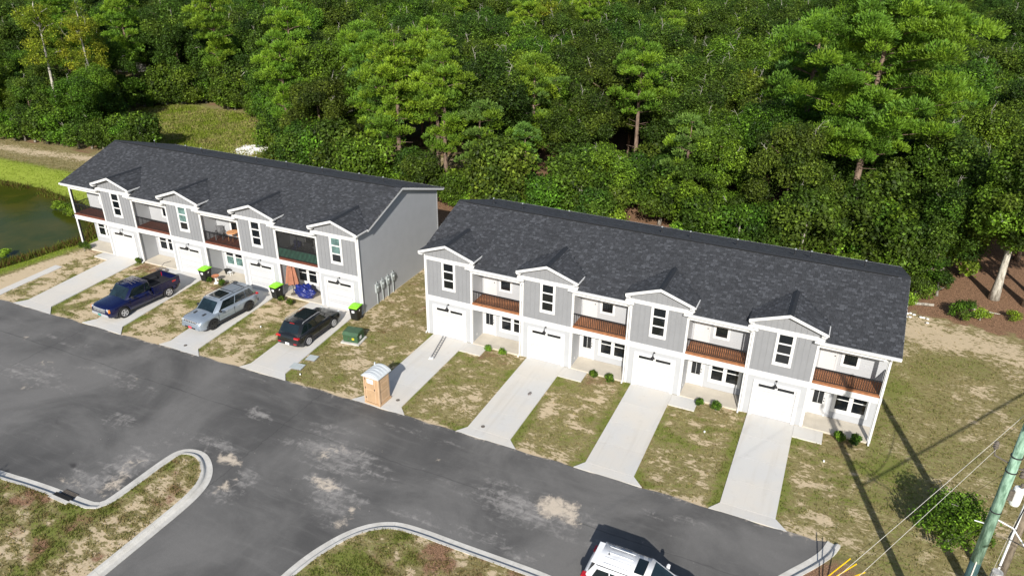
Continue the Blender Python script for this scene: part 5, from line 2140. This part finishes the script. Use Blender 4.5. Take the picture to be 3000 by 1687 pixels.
# ================================================================== FOLIAGE
def quad_cloud(c, nrm, size, tint, g, aspect=.62, bend=.0):
    n = len(c)
    r = g.normal(0, 1, (n, 3))
    u = np.cross(nrm, r)
    u /= np.linalg.norm(u, axis=1)[:, None] + 1e-9
    v = np.cross(nrm, u)
    s = size[:, None]
    # pointed leaf-clump shape: kite
    p0 = c - u * s
    p1 = c - v * s * aspect + u * s * .1
    p2 = c + u * s
    p3 = c + v * s * aspect + u * s * .1
    V = np.stack([p0, p1, p2, p3], 1).reshape(-1, 3)
    F = np.arange(n * 4).reshape(-1, 4)
    return V, F, tint


def rnd_dir(g, n):
    d = g.normal(0, 1, (n, 3))
    return d / np.linalg.norm(d, axis=1)[:, None]


def broadleaf_mesh(seed, h, r, nclump, per, cols, leaf=.105, low=.18, name='crown', light=.5, clump=1.15, squash=.8):
    """crown of many leaf sprays gathered round branch ends; origin at the foot"""
    g = np.random.default_rng(seed)
    zc, zr = h * (low + 1) / 2, h * (1 - low) / 2
    V, F, T, Ccent = [], [], [], []
    off = 0
    for k in range(nclump):
        d = rnd_dir(g, 1)[0]
        if d[2] < -.55:
            d[2] *= -1
        f = g.uniform(.45, .98) ** .6
        lob = 1 + .22 * math.sin(3 * math.atan2(d[1], d[0]) + seed) + .1 * math.sin(5 * math.atan2(d[1], d[0]) + seed * 2.1)
        wz = math.sqrt(max(0.05, 1 - (max(0, d[2])) ** 2)) ** .35
        cc = np.array([d[0] * r * f * lob * .86, d[1] * r * f * lob * .86, zc + d[2] * zr * f * .92])
        cr = clump * g.uniform(.6, 1.25)
        Ccent.append(cc)
        n = int(per * cr ** 1.6)
        dd = rnd_dir(g, n)
        rad = g.uniform(.35, 1.05, n) ** .6
        spike = 1 + .28 * np.sin(dd[:, 0] * 7 + k) * np.cos(dd[:, 1] * 6 + k * 2)
        c = cc + dd * (rad * spike)[:, None] * np.array([cr, cr, cr * squash])
        nr = dd * .7 + rnd_dir(g, n) * .8 + np.array([0, 0, .35])
        nr /= np.linalg.norm(nr, axis=1)[:, None]
        sz = leaf * g.uniform(.55, 1.35, n)
        base = np.array(cols[g.integers(len(cols))]) * g.uniform(.75, 1.25)
        t = base[None, :] * (g.uniform(.45, 1.0, (n, 1)) + (g.uniform(0, 1, (n, 1)) < .22) * .9)
        v, f_, t_ = quad_cloud(c, nr, sz, t, g)
        V.append(v)
        F.append(f_ + off)
        off += len(v)
        T.append(np.concatenate([t_, np.ones((n, 1))], 1))
    me = np_mesh(name, np.concatenate(V), np.concatenate(F), 'leaf', tint=np.concatenate(T))
    return me, Ccent


def trunk_mesh(seed, h, r0, tips, mat='bark_brown', name='trunk', bend=.3, nlimb=9, top=.8):
    g = random.Random(seed)
    m = MB()
    P = []
    for k in range(7):
        u = k / 6
        P.append((math.sin(u * 2.3 + seed) * bend * u, math.cos(u * 1.9 + seed * 2) * bend * u, h * top * u))
    m.tube(P, [r0 * (1.35 if k == 0 else 1 - .12 * k) for k in range(7)], 8)
    tips = sorted(tips, key=lambda c: -c[2])
    for c in tips[:nlimb * 3:3]:
        c = Vector(tuple(c))
        zb = max(h * .22, c.z - (Vector((c.x, c.y, 0)).length) * g.uniform(.5, 1.0))
        u = min(.98, zb / (h * top))
        s = Vector((math.sin(u * 2.3 + seed) * bend * u, math.cos(u * 1.9 + seed * 2) * bend * u, zb))
        if u >= .97:
            s.z = h * top * .97
        mid_ = s.lerp(c, .5) + Vector((g.uniform(-.3, .3), g.uniform(-.3, .3), .25))
        m.tube([tuple(s), tuple(mid_), tuple(c)], [r0 * .42, r0 * .26, r0 * .08], 5)
    for c in (tips[1::16] if h > 8 else []):          # bare twigs that stick out of the leaves
        c = Vector(tuple(c))
        o_ = Vector((c.x, c.y, (c.z - h * .5) * 1.2)).normalized()
        e_ = c + o_ * g.uniform(1.1, 1.9)
        m.tube([tuple(c), tuple(c.lerp(e_, .5) + Vector((g.uniform(-.2, .2), g.uniform(-.2, .2), .1))), tuple(e_)], [.035, .022, .008], 4, mi=1)
        for q in range(3):
            s_ = c.lerp(e_, .4 + .2 * q)
            m.tube([tuple(s_), tuple(s_ + Vector((g.uniform(-.5, .5), g.uniform(-.5, .5), g.uniform(0, .5))))], [.016, .006], 3, mi=1)
    return m.mesh(name, [mat, 'bark_pale'], True)


def pine_mesh(seed, h, r, z0, npuff, cols, leaf=.135, flat=.6, per=330, top=1.0):
    g = np.random.default_rng(seed)
    V, F, T, tips = [], [], [], []
    off = 0
    levels = max(5, int((h - z0) / .95))
    puffs = []
    for L in range(levels):
        u = L / (levels - 1)
        z = z0 + (h - z0) * u * .96
        prof = .55 + .55 * math.sin(min(1, u * 1.9 + .1) * math.pi / 2) if u < .5 else 1.1 * math.cos((u - .5) * 2 * 1.30) ** .75
        rr = r * max(.22, prof)
        nb = int(g.integers(4, 7)) if u < .93 else 2
        a0 = g.uniform(0, 6.28)
        for b in range(nb):
            a = a0 + b * 6.28 / nb + g.normal(0, .3)
            ln = rr * g.uniform(.45, 1.12)
            if g.uniform() < .10 and u < .6:
                continue
            tips.append((math.cos(a) * ln * .9, math.sin(a) * ln * .9, z + ln * .12, z - .15 * ln))
            for q in range(max(1, int(ln / .8) + 1)):
                f = 1 - q * .8 / max(ln, .8)
                if f < .2 and u < .85:
                    break
                side = g.normal(0, .28)
                puffs.append((math.cos(a) * ln * f - math.sin(a) * side, math.sin(a) * ln * f + math.cos(a) * side, z + ln * .14 * f + g.normal(0, .22), .72 + .28 * f))
    puffs.append((0, 0, h - .3, 1.0))
    for p in puffs:
        cr = g.uniform(.6, 1.0) * p[3] * (.8 + r * .085)
        n = int(per * cr ** 1.7)
        dd = rnd_dir(g, n)
        dd[:, 2] = np.abs(dd[:, 2]) * .9 - .15
        dd /= np.linalg.norm(dd, axis=1)[:, None]
        lob = 1 + .18 * np.sin(dd[:, 0] * 6 + p[0] * 9) * np.cos(dd[:, 1] * 6 + p[1] * 7)
        c = np.array(p[:3]) + dd * (g.uniform(.45, 1.0, n) ** .7 * cr * lob)[:, None] * np.array([1, 1, flat + .15])
        ax = dd + np.array([0, 0, .5]) + rnd_dir(g, n) * .45
        ax /= np.linalg.norm(ax, axis=1)[:, None]
        nr = np.cross(ax, rnd_dir(g, n))
        nr /= np.linalg.norm(nr, axis=1)[:, None] + 1e-9
        s = (leaf * g.uniform(.6, 1.3, n))[:, None]
        w = s * .36
        q = np.stack([c - ax * s, c + nr * w, c + ax * s, c - nr * w], 1).reshape(-1, 3)
        V.append(q)
        F.append(np.arange(n * 4).reshape(-1, 4) + off)
        off += n * 4
        base = np.array(cols[g.integers(len(cols))]) * g.uniform(.85, 1.2)
        T.append(np.concatenate([base[None] * g.uniform(.7, 1.3, (n, 1)), np.ones((n, 1))], 1))
    me = np_mesh('crown', np.concatenate(V), np.concatenate(F), 'needle', tint=np.concatenate(T))
    m = MB()
    rb = .10 + h * .008
    m.tube([(0, 0, 0), (.05, .02, h * .3), (-.05, .08, h * .65), (0, 0, h - .6)], [rb * 1.2, rb, rb * .7, rb * .15], 8)
    for (x, y, z, zs) in tips:
        m.tube([(0, 0, zs), (x * .5, y * .5, (z + zs) / 2 + .05), (x, y, z - .05)], [.045, .03, .012], 4, caps=False)
    gg = random.Random(seed)
    for k in range(9):        # dead stubs below the crown
        z = z0 * gg.uniform(.45, .98)
        a = gg.uniform(0, 6.28)
        l_ = gg.uniform(.5, 1.6)
        m.tube([(0, 0, z), (math.cos(a) * l_, math.sin(a) * l_, z + .15)], [.03, .012], 4, caps=False)
    return me, m.mesh('trunk', 'bark_brown', True)


DG = [(.052, .108, .011), (.070, .132, .012), (.042, .090, .010), (.088, .150, .015)]
MG = [(.084, .180, .013), (.110, .210, .014), (.066, .145, .012)]
LG = [(.13, .25, .02), (.16, .28, .022), (.10, .20, .018)]
YG = [(.22, .30, .02), (.28, .33, .022), (.15, .24, .018)]
PG = [(.122, .240, .016), (.155, .270, .017), (.100, .210, .018)]
BP = [(.08, .175, .03), (.095, .195, .03)]

PROTO = {}


def make_tree(key, nm, mesh_fn):
    PROTO[key] = (nm,) + tuple(mesh_fn())


def bl(key, nm, seed, h, r, ncl, per, cols, bark_='bark_brown', r0=None, **kw):
    def fn():
        me, cc = broadleaf_mesh(seed, h, r, ncl, per, cols, **kw)
        return me, trunk_mesh(seed, h, r0 or (.13 + h * .008), cc, bark_)
    make_tree(key, nm, fn)


bl('d0', 'oak_tree', 1, 11.5, 4.0, 62, 540, DG, low=.08)
bl('d1', 'oak_tree', 2, 12.5, 4.3, 70, 520, DG, low=.10)
bl('d2', 'oak_tree', 3, 10.5, 3.7, 54, 550, DG + MG[:1], low=.10)
bl('d3', 'oak_tree', 4, 13.0, 3.9, 64, 540, DG, low=.15)
bl('m0', 'maple_tree', 11, 11.0, 3.6, 56, 540, MG, low=.12)
bl('m1', 'maple_tree', 12, 12.0, 3.9, 60, 520, MG + DG[:1], low=.1)
bl('k0', 'oak_tree', 15, 13.0, 4.2, 64, 540, DG + MG, 'bark_pale', low=.13, r0=.30)
bl('l0', 'sweetgum_tree', 21, 8.5, 3.0, 40, 360, LG, 'bark_grey', low=.05)
bl('y0', 'sycamore_tree', 31, 18.0, 3.3, 62, 230, YG, 'bark_pale', low=.20, clump=.95)
bl('y1', 'yellow_tree', 33, 11.0, 2.8, 40, 300, YG, 'bark_pale', low=.12, clump=.95)
bl('s0', 'shrub', 41, 3.2, 1.9, 18, 400, DG + MG, 'bark_grey', low=.0, leaf=.12, clump=.85)
bl('s3', 'shrub', 44, 5.0, 2.4, 28, 400, DG, 'bark_grey', low=.0, leaf=.12, clump=1.0)
bl('s1', 'shrub', 42, 4.4, 2.2, 24, 400, MG + DG, 'bark_grey', low=.0, leaf=.12, clump=.95)
bl('s2', 'shrub', 43, 2.4, 1.6, 14, 180, LG, 'bark_grey', low=.0, leaf=.14, clump=.75)
make_tree('p0', 'pine_tree', lambda: pine_mesh(51, 14.0, 2.7, 5.2, 0, PG))
make_tree('p1', 'pine_tree', lambda: pine_mesh(52, 13.0, 2.9, 3.6, 0, PG + BP[:1]))
make_tree('p2', 'pine_tree', lambda: pine_mesh(53, 14.5, 2.8, 8.2, 0, PG))
make_tree('p3', 'pine_tree', lambda: pine_mesh(54, 9.5, 1.9, 3.0, 0, BP + PG[:1]))
make_tree('pb', 'pine_tree', lambda: pine_mesh(55, 21.5, 6.4, 8.2, 0, PG, leaf=.125, per=400))


def put_tree(key, x, y, z=0.0, rz=0.0, sc=1.0, label=None, cat='tree', group=None, sz=None, name=None):
    nm, crown, trunk = PROTO[key]
    t = thing(name or nm, label, cat, (x, y, z), rz, group)
    t.scale = (sc, sc, sz or sc)
    link('crown', crown, t)
    link('trunk', trunk, t)
    return t


# ---- the trees one can point at
KEY = [
    ('p2', 3.68, 35.4, 1.0, 1.0, 'tall lone pine with a long bare reddish trunk behind the right building'),
    ('p1', -7.1, 34.1, 2.0, .98, 'bushy bright pine left of the tall bare-trunked pine, grey lower trunk showing'),
    ('p0', -12.6, 25.0, 3.0, .96, 'bright layered pine directly behind the gap between the buildings'),
    ('p0', -19.3, 27.0, 4.0, 1.05, 'tall pine at the front of the pine group behind the left building'),
    ('p1', -21.2, 27.6, 5.2, 1.0, 'leaning pine beside the tall front pine behind the left building'),
    ('p2', -17.0, 31.0, 5.9, .95, 'slim pine standing a little back in the pine group'),
    ('p1', -24.8, 31.5, .6, 1.08, 'broad pine at the left end of the pine group behind the left building'),
    ('p1', -29.5, 36.0, 2.4, 1.10, 'dense tall pine with brownish top left of the pine group'),
    ('p0', -20.5, 35.5, 1.4, 1.08, 'pale blue-green pine at the back of the pine group'),
    ('p3', -8.9, 25.2, .3, 1.0, 'small blue-green pine behind the left end of the right roof'),
    ('p3', 10.4, 28.8, 2.2, 1.0, 'small narrow pine behind the middle of the right building'),
    ('p3', -5.0, 27.0, 4.2, .8, 'low pine sapling in front of the bushy bright pine'),
    ('pb', 24.5, 29.0, .9, 1.0, 'huge spreading bright pine towering above the woods at upper right'),
    ('p1', 19.0, 41.0, .2, 1.35, 'large pine half hidden behind the huge spreading pine'),
    ('y1', 12.6, 47.5, .2, 1.05, 'yellow-leaved tree left of the huge spreading pine'),
    ('y1', 38.3, 24.5, 2.2, .95, 'yellow-green tree at the right edge of the woods'),
    ('y1', -26.5, 83.0, 1.2, 1.3, 'pale yellow tree with bare limbs far back at the top centre'),
    ('y0', -74.0, 28.0, .6, .92, 'tall yellow-green sycamore with pale leaning trunk at upper left'),
    ('y0', -69.8, 31.0, 3.1, .84, 'second yellow-green sycamore right of the pale leaning one'),
    ('l0', 3.2, 25.8, .4, .85, 'small bright green tree touching the roof of the right building'),
    ('k0', 35.46, 22.9, .4, 1.0, 'large oak with a flared pale trunk beyond the pine straw at right'),
    ('d2', 31.3, 24.0, 1.1, .80, 'dark broadleaf tree hanging over the back right corner of the right roof'),
    ('d0', 33.6, 26.5, 2.6, .85, 'dark broadleaf tree just behind the big pale-trunked oak'),
    ('k0', 37.6, 22.6, 2.4, 1.0, 'oak with a pale trunk at the right frame edge'),
    ('m0', -43.5, 49.0, 1.8, 1.1, 'mid-green tree at the back right corner of the clearing'),
]
occ = []
for (k, x, y, rz, sc, lb) in KEY:
    put_tree(k, x, y, 0, rz, sc, lb)
    occ.append((x, y, 2.2 if k != 'pb' else 4.0))
# pale trunks of the two oaks by the pine straw
for (x, y) in ((35.46, 22.7), (37.35, 22.5)):
    pass

CLEAR = [(-70, 39), (-58, 24), (-46, 20), (-38, 24), (-42.5, 34), (-54, 42), (-65, 44)]


def front_y(x):
    return np.interp(x, [-80, -70, -57, -52, -44, -40, -20, -12, 5, 20, 27, 33, 45], [17.8, 18.6, 19.8, 21, 21.5, 24, 24, 22.5, 22.5, 22.5, 22.5, 24.6, 24])


CAMXY = np.array([23.373, -37.574])
g = np.random.default_rng(99)
placed = [(a, b, c) for a, b, c in occ]
PINES = [(a_, b_) for (k_, a_, b_, *_r) in KEY if k_ in ('p0', 'p1', 'p2', 'p3', 'pb')]


def hides_pine(x, y, lat):
    p_ = np.array([x, y])
    for q_ in PINES:
        q_ = np.array(q_)
        u_ = (q_ - CAMXY) / np.linalg.norm(q_ - CAMXY)
        s_ = float(np.dot(q_ - p_, u_))
        if 0 < s_ < 13 and abs(float(np.cross(u_, q_ - p_))) < lat:
            return True
    return False

fill = []
tries = 0
cand = []
while tries < 60000 and len(fill) < 900:
    tries += 1
    az = R(g.uniform(-61, 13.5))
    d = math.sqrt(g.uniform(52 ** 2, 330 ** 2))
    x = CAMXY[0] + math.sin(az) * d
    y = CAMXY[1] + math.cos(az) * d
    if y < float(front_y(x)) + 1.2 or x < -210:
        continue
    if float(poly_sd(np.array([x]), np.array([y]), CLEAR)[0]) < 1.6:
        continue
    # gap that shows the distant house
    if -108 < x < -94 and 44 < y < 66 and abs((y - 29) - (x + 75) * -0.92) < 2.5:
        continue
    if hides_pine(x, y, 2.3):
        continue
    md = 3.9 + max(0, d - 70) * .022
    if any((x - a) ** 2 + (y - b) ** 2 < (md * .5 + c * .62 + 1.0 if c > 2.1 else md) ** 2 for a, b, c in placed):
        continue
    placed.append((x, y, md * .5))
    fill.append((x, y, d))


def zone(x, y, d):
    if x < -50 and y < 34:
        return 'left of the clearing above the pond bank'
    if d > 112:
        return 'in the far rows along the top of the view'
    if x < -38:
        return 'behind the grassy clearing'
    if x < -3:
        return 'behind the left building and the gap between the buildings'
    if x < 14:
        return 'behind the left half of the right building'
    return 'behind the right half of the right building and right of it'


n_d = n_m = n_p = 0
nfar = []
for (x, y, d) in fill:
    u = g.uniform()
    edge = y - float(front_y(x)) < 5
    fine = fbm(np.array([x * .05]), np.array([y * .05]), 70)[0]
    if x < -50 and y < 34:
        key = ['d2', 'm0', 'd0', 'm1'][g.integers(4)]
        sc = g.uniform(.62, .90)
    elif u < .10 and d > 75:
        key = ['p1', 'p0', 'p3'][g.integers(3)]
        sc = g.uniform(.9, 1.15)
    elif u < .10 + .30 * fine * 1.4:
        key = ['m0', 'm1'][g.integers(2)]
        sc = g.uniform(.85, 1.12)
    else:
        key = ['d0', 'd1', 'd2', 'd3'][g.integers(4)]
        sc = g.uniform(.85, 1.15)
    if edge and x > -45:
        sc *= .80
    if x > 30:
        sc *= .92
    if d > 150:
        nfar.append((key, x, y, sc, g.uniform(0, 6.28)))
        continue
    nm = PROTO[key][0]
    if nm == 'oak_tree':
        lb = 'dark green broadleaf tree ' + zone(x, y, d)
        gp = 'dark broadleaf trees ' + zone(x, y, d)
    elif nm == 'maple_tree':
        lb = 'mid-green broadleaf tree ' + zone(x, y, d)
        gp = 'mid-green broadleaf trees ' + zone(x, y, d)
    else:
        lb = 'pine among broadleaf trees ' + zone(x, y, d)
        gp = 'pines scattered ' + zone(x, y, d)
    put_tree(key, x, y, 0, g.uniform(0, 6.28), sc, lb, 'tree', gp, sz=sc * g.uniform(.9, 1.12))
# farthest woods: one instanced object
if nfar:
    me = bpy.data.meshes.new('far_woods')
    me.from_pydata([(x, y, 0) for _, x, y, _, _ in nfar], [], [])
    a = me.attributes.new('scl', 'FLOAT', 'POINT')
    a.data.foreach_set('value', [s for *_, s, _ in nfar])
    a = me.attributes.new('rot', 'FLOAT', 'POINT')
    a.data.foreach_set('value', [r for *_, r in nfar])
    fo = link('far_woods', me)
    tag(fo, 'farthest band of dark woods along the top of the view', 'woods', None, 'stuff')
    ng = bpy.data.node_groups.new('far_woods', 'GeometryNodeTree')
    ng.interface.new_socket('Geometry', in_out='INPUT', socket_type='NodeSocketGeometry')
    ng.interface.new_socket('Geometry', in_out='OUTPUT', socket_type='NodeSocketGeometry')
    gi, go = ng.nodes.new('NodeGroupInput'), ng.nodes.new('NodeGroupOutput')
    src = [o for o in COL.objects if o.name.split('.')[0] == 'crown' and o.data in (PROTO['d0'][1],)][0]
    oi = ng.nodes.new('GeometryNodeObjectInfo')
    oi.inputs['Object'].default_value = src
    oi.inputs['As Instance'].default_value = True
    ip = ng.nodes.new('GeometryNodeInstanceOnPoints')
    na = ng.nodes.new('GeometryNodeInputNamedAttribute')
    na.data_type = 'FLOAT'
    na.inputs['Name'].default_value = 'scl'
    nr = ng.nodes.new('GeometryNodeInputNamedAttribute')
    nr.data_type = 'FLOAT'
    nr.inputs['Name'].default_value = 'rot'
    cx = ng.nodes.new('ShaderNodeCombineXYZ')
    ng.links.new(nr.outputs[0], cx.inputs[2])
    ng.links.new(gi.outputs[0], ip.inputs['Points'])
    ng.links.new(oi.outputs['Geometry'], ip.inputs['Instance'])
    ng.links.new(cx.outputs[0], ip.inputs['Rotation'])
    ng.links.new(na.outputs[0], ip.inputs['Scale'])
    ng.links.new(ip.outputs[0], go.inputs[0])
    md_ = fo.modifiers.new('woods', 'NODES')
    md_.node_group = ng

# understorey along the edge of the woods
g = np.random.default_rng(5)
gp = 'bushes along the edge of the woods'
lbs = 'bush at the foot of the woods behind the'
xs_ = list(np.arange(-34, 40, 2.3))
for x in xs_:
    x = x + g.uniform(-.8, .8)
    if 8.0 < x < 10.2 or x > 32.8:
        continue
    for rr in range(2):
        y = float(front_y(x)) + g.uniform(-1.2, .6) + rr * 3.0
        if x > 27:
            y += .5
        tallb = not hides_pine(x + rr, y, 1.3)
        put_tree(['s0', 's1', 's1', 's3', 's3'][g.integers(5)] if tallb else 's2', x + rr, y, 0, g.uniform(0, 6.28), g.uniform(.7, 1.45) * (1 if tallb else .7), lbs + (' left building' if x < -3 else ' right building'), 'bush', gp + (' behind the left building' if x < -3 else ' behind the right building'))
for x in np.arange(-84, -50, 1.7):
    y = float(front_y(x)) + g.uniform(-.4, .8)
    put_tree(['s0', 's1'][g.integers(2)], x, y + .8, 0, g.uniform(0, 6.28), g.uniform(.7, 1.1), 'bush at the foot of the low trees beside the pond bank', 'bush', 'bushes beyond the pond bank')
ring_ = [(-72, 37), (-66, 45), (-54, 43.5), (-47, 40), (-42.5, 35), (-39.5, 30)]
for k in range(54):
    u = (k // 2) / 26 * (len(ring_) - 1)
    i_ = min(int(u), len(ring_) - 2)
    f_ = u - i_
    x = ring_[i_][0] * (1 - f_) + ring_[i_ + 1][0] * f_ + g.uniform(-.8, .8) + (k % 2) * 1.0
    y = ring_[i_][1] * (1 - f_) + ring_[i_ + 1][1] * f_ + g.uniform(-.8, .8) + (k % 2) * 2.2
    put_tree(['s1', 's3', 's0'][g.integers(3)] if k % 2 else ['s2', 's0', 's1'][g.integers(3)], x, y, 0, g.uniform(0, 6.28), g.uniform(.7, 1.1) + (k % 2) * .35, 'bush round the edge of the grassy clearing', 'bush', 'bushes round the clearing')
for k in range(34):
    x = g.uniform(-84, -60)
    y = g.uniform(22.5, 37)
    if float(poly_sd(np.array([x]), np.array([y]), CLEAR)[0]) < 1.2 or min(math.hypot(x - a_, y - b_) for a_, b_ in ((-75, 28.5), (-70.5, 31.5))) < 1.2:
        continue
    put_tree(['s3', 's1', 's3'][g.integers(3)], x, y, 0, g.uniform(0, 6.28), g.uniform(.8, 1.3), 'tall bush under the trees at the upper left', 'bush', 'tall bushes at the upper left')

for (k_, x, y, s_, lb) in (('s1', 5.0, 27.2, .95, 'green bush left of the bare soil gap below the tall lone pine'), ('s3', 4.6, 31.0, 1.0, 'tall bush left of the foot of the tall lone pine'),
                          ('s1', 8.9, 26.6, 1.0, 'green bush right of the bare soil gap below the tall lone pine'), ('s3', 8.3, 30.4, 1.1, 'tall dark bush right of the foot of the tall lone pine'),
                          ('s2', 6.3, 30.8, .9, 'low bright bush in the bare soil gap below the tall lone pine'), ('s3', 6.2, 35.4, 1.2, 'tall bush just behind the tall lone pine'),
                          ('s3', 24.6, 26.4, 1.25, 'tall bush in front of the trunk of the huge spreading pine'), ('s1', 26.6, 27.0, 1.2, 'bush right of the trunk of the huge spreading pine'),
                          ('d2', 22.6, 26.2, .62, 'low broadleaf tree left of the trunk of the huge spreading pine'), ('s3', 27.6, 29.5, 1.4, 'tall bush behind and right of the huge spreading pine'),
                          ('s3', -16.4, 24.6, .9, 'bush behind the right end of the left roof'), ('s1', -11.0, 22.6, .8, 'bush behind the gap between the two buildings')):
    put_tree(k_, x, y, 0, x, s_, lb, 'bush' if k_[0] == 's' else 'tree')

# shrubs by the porches
def mini(key, x, y, sc, lb, gp=None):
    return put_tree(key, x, y, 0, x * 3.1, sc, lb, 'shrub', gp)


bl('b0', 'shrub', 61, 3.0, 1.5, 22, 150, MG + DG, 'bark_grey', low=.0, leaf=.20, clump=.8)
bl('b1', 'shrub', 62, 3.0, 1.7, 22, 60, LG, 'bark_grey', low=.0, leaf=.20, clump=.8)
for k, (x, y, s_, ky, lb) in enumerate([
        (4.75, -.42, .22, 'b1', 'left leggy shrub by the first porch of the right building'), (5.75, -.50, .24, 'b1', 'right leggy shrub by the first porch of the right building'),
        (11.95, -.42, .24, 'b0', 'left round shrub by the second porch of the right building'), (12.95, -.50, .26, 'b0', 'right round shrub by the second porch of the right building'),
        (18.45, -.50, .22, 'b0', 'left low shrub by the third porch of the right building'), (19.4, -.58, .26, 'b0', 'right low shrub by the third porch of the right building'),
        (26.0, -.52, .28, 'b0', 'bright shrub by the last porch of the right building'), (26.75, -.5, .30, 'b0', 'dark shrub at the corner post of the right building'),
        (-26.55, -.55, .22, 'b0', 'round shrub by the downspout of the second porch from the pond'), (-32.6, -.75, .34, 's0', 'low weedy clump by the corner post at the pond end'),
        (-11.9, -.75, .20, 'b0', 'small shrub below the closed umbrella'), (-11.0, -.95, .20, 'b0', 'small shrub below the blue tarp'),
        (-18.9, -.7, .20, 'b0', 'shrub left of the pedestal planter'), (-17.6, -.75, .24, 'b0', 'shrub right of the pedestal planter')]):
    mini(ky, x, y, s_ * .7, lb)
bl('bb', 'bush', 71, 2.7, 1.9, 40, 520, MG + LG[2:], 'bark_grey', low=.0, leaf=.07, clump=.60)
put_tree('bb', 31.0, -6.2, 0, 1.0, .88, 'leafy bush on the right lawn below the green pole', 'bush')
for x, y, s_, lb in ((33.1, 18.3, .42, 'low bush on the pine straw in front of the big oak'), (34.2, 18.6, .36, 'low bush beside the first one on the pine straw'), (36.3, 19.6, .30, 'small yellowish bush on the pine straw at the right edge'),
                     (30.0, 20.2, .55, 'bush at the back corner of the right roof'), (29.6, 18.9, .4, 'low bush hugging the back right corner of the roof'), (31.6, 21.6, .6, 'bush below the oak branches right of the roof')):
    put_tree('s0' if s_ > .4 else 's2', x, y, 0, x, s_, lb, 'bush')
# reeds at the pond margin
def reeds():
    g = np.random.default_rng(77)
    n = 5200
    t_ = g.uniform(0, 1, n)
    P = np.array([(-75, 9.0)] + POND[1:11])
    seg = np.linspace(0, 1, len(P))
    x = np.interp(t_, seg, P[:, 0]) + g.normal(0, .35, n)
    y = np.interp(t_, seg, P[:, 1]) + g.normal(0, .35, n)
    keep = fbm(x * .8, y * .8, 5) > .42
    x, y = x[keep], y[keep]
    n = len(x)
    a = g.uniform(0, 6.28, n)
    w, h = g.uniform(.03, .07, n), g.uniform(.12, .45, n)
    p0 = np.stack([x - np.cos(a) * w, y - np.sin(a) * w, np.full(n, -.98)], -1)
    p1 = np.stack([x + np.cos(a) * w, y + np.sin(a) * w, np.full(n, -.98)], -1)
    p2 = np.stack([x + g.normal(0, .1, n), y + g.normal(0, .1, n), -.86 + h], -1)
    V = np.stack([p0, p1, p2], 1).reshape(-1, 3)
    c = np.where(g.uniform(0, 1, (n, 1)) < .5, np.array([[.16, .20, .03]]), np.array([[.13, .085, .03]]))
    me = np_mesh('reeds', V, np.arange(n * 3).reshape(-1, 3), 'grass_blade', tint=np.concatenate([c, np.ones((n, 1))], 1))
    tag(link('pond_reeds', me), 'short reeds and weeds along the edge of the pond', 'reeds', None, 'stuff')


reeds()
for x, y, s_ in ((-39.3, -3.2, .3), (-45.8, 6.4, .35), (-44.2, 6.0, .4), (-42.6, 5.6, .3)):
    put_tree('s2', x, y, -.9, x, s_, 'bright green water plant in the shallow edge of the pond', 'water plant', 'water plants in the pond', name='water_plant')

# tree outside the frame whose shade falls on the lower-left verge
put_tree('m0', -9.4, -31.5, .1, 0, .55, 'small tree on the verge just outside the lower left of the view', 'tree')

# rocks, log, white sand
g = random.Random(12)
for k in range(9):
    x, y = 30.3 + g.uniform(-.9, 1.2), 16.9 + g.uniform(-.7, .7)
    lump('rock', 'white_rock', (x, y, 0), (.14, .11, .14), k, label='white stone on the ground behind the right end of the right building', cat='stone', sub=1, amp=.2)['group'] = 'white stones on the pine straw'
o = MB().tube([(29.9, 19.2, .1), (31.3, 19.5, .12)], [.12, .10], 8).build('log', 'bark_grey')
tag(o, 'short weathered log lying on the pine straw behind the roof corner', 'log')
o = MB().tube([(33.7, 20.2, .06), (35.6, 20.1, .08)], [.05, .035], 6).build('fallen_branch', 'bark_pale')
tag(o, 'pale fallen branch on the pine straw in front of the big oak', 'branch')
m = MB()
g2 = np.random.default_rng(3)
bm = bmesh.new()
bmesh.ops.create_grid(bm, x_segments=26, y_segments=18, size=1.0)
for v in bm.verts:
    r0 = math.hypot(v.co.x, v.co.y)
    v.co = Vector((v.co.x * 3.2, v.co.y * 2.6, max(0, .22 * (1 - r0 ** 2)) * (1 + g2.uniform(-.5, .6)) - .02 * r0))
me = bpy.data.meshes.new('rubble')
bm.to_mesh(me)
bm.free()
me.materials.append(MATS['white_rock'])
o = link('rubble_heap', me, loc=(-41.2, 28.6, .02))
tag(o, 'low heap of white crushed rock at the edge of the clearing', 'rubble', None, 'stuff')

# distant house behind the trees at upper left
t = thing('house', 'grey-roofed house glimpsed through the trees at the upper left', 'house', (-100, 60, 0), R(25))
MB().box(-7, 7, -4.5, 4.5, 0, 3).build('wall', 'far_siding', t)
m = MB()
m.prism([(-7.6, -5.2, 2.9), (-7.6, 0, 5.6), (-7.6, 5.2, 2.9)], (15.2, 0, 0))
m.build('roof', 'far_shingle', t)
for q in (-4, 0, 4):
    w_ = MB().box(q - .6, q + .6, -4.56, -4.505, 1.0, 2.2).build('window', 'white_trim', t)
    MB().box(q - .5, q + .5, -4.58, -4.565, 1.1, 2.1).build('pane', 'pane', w_)
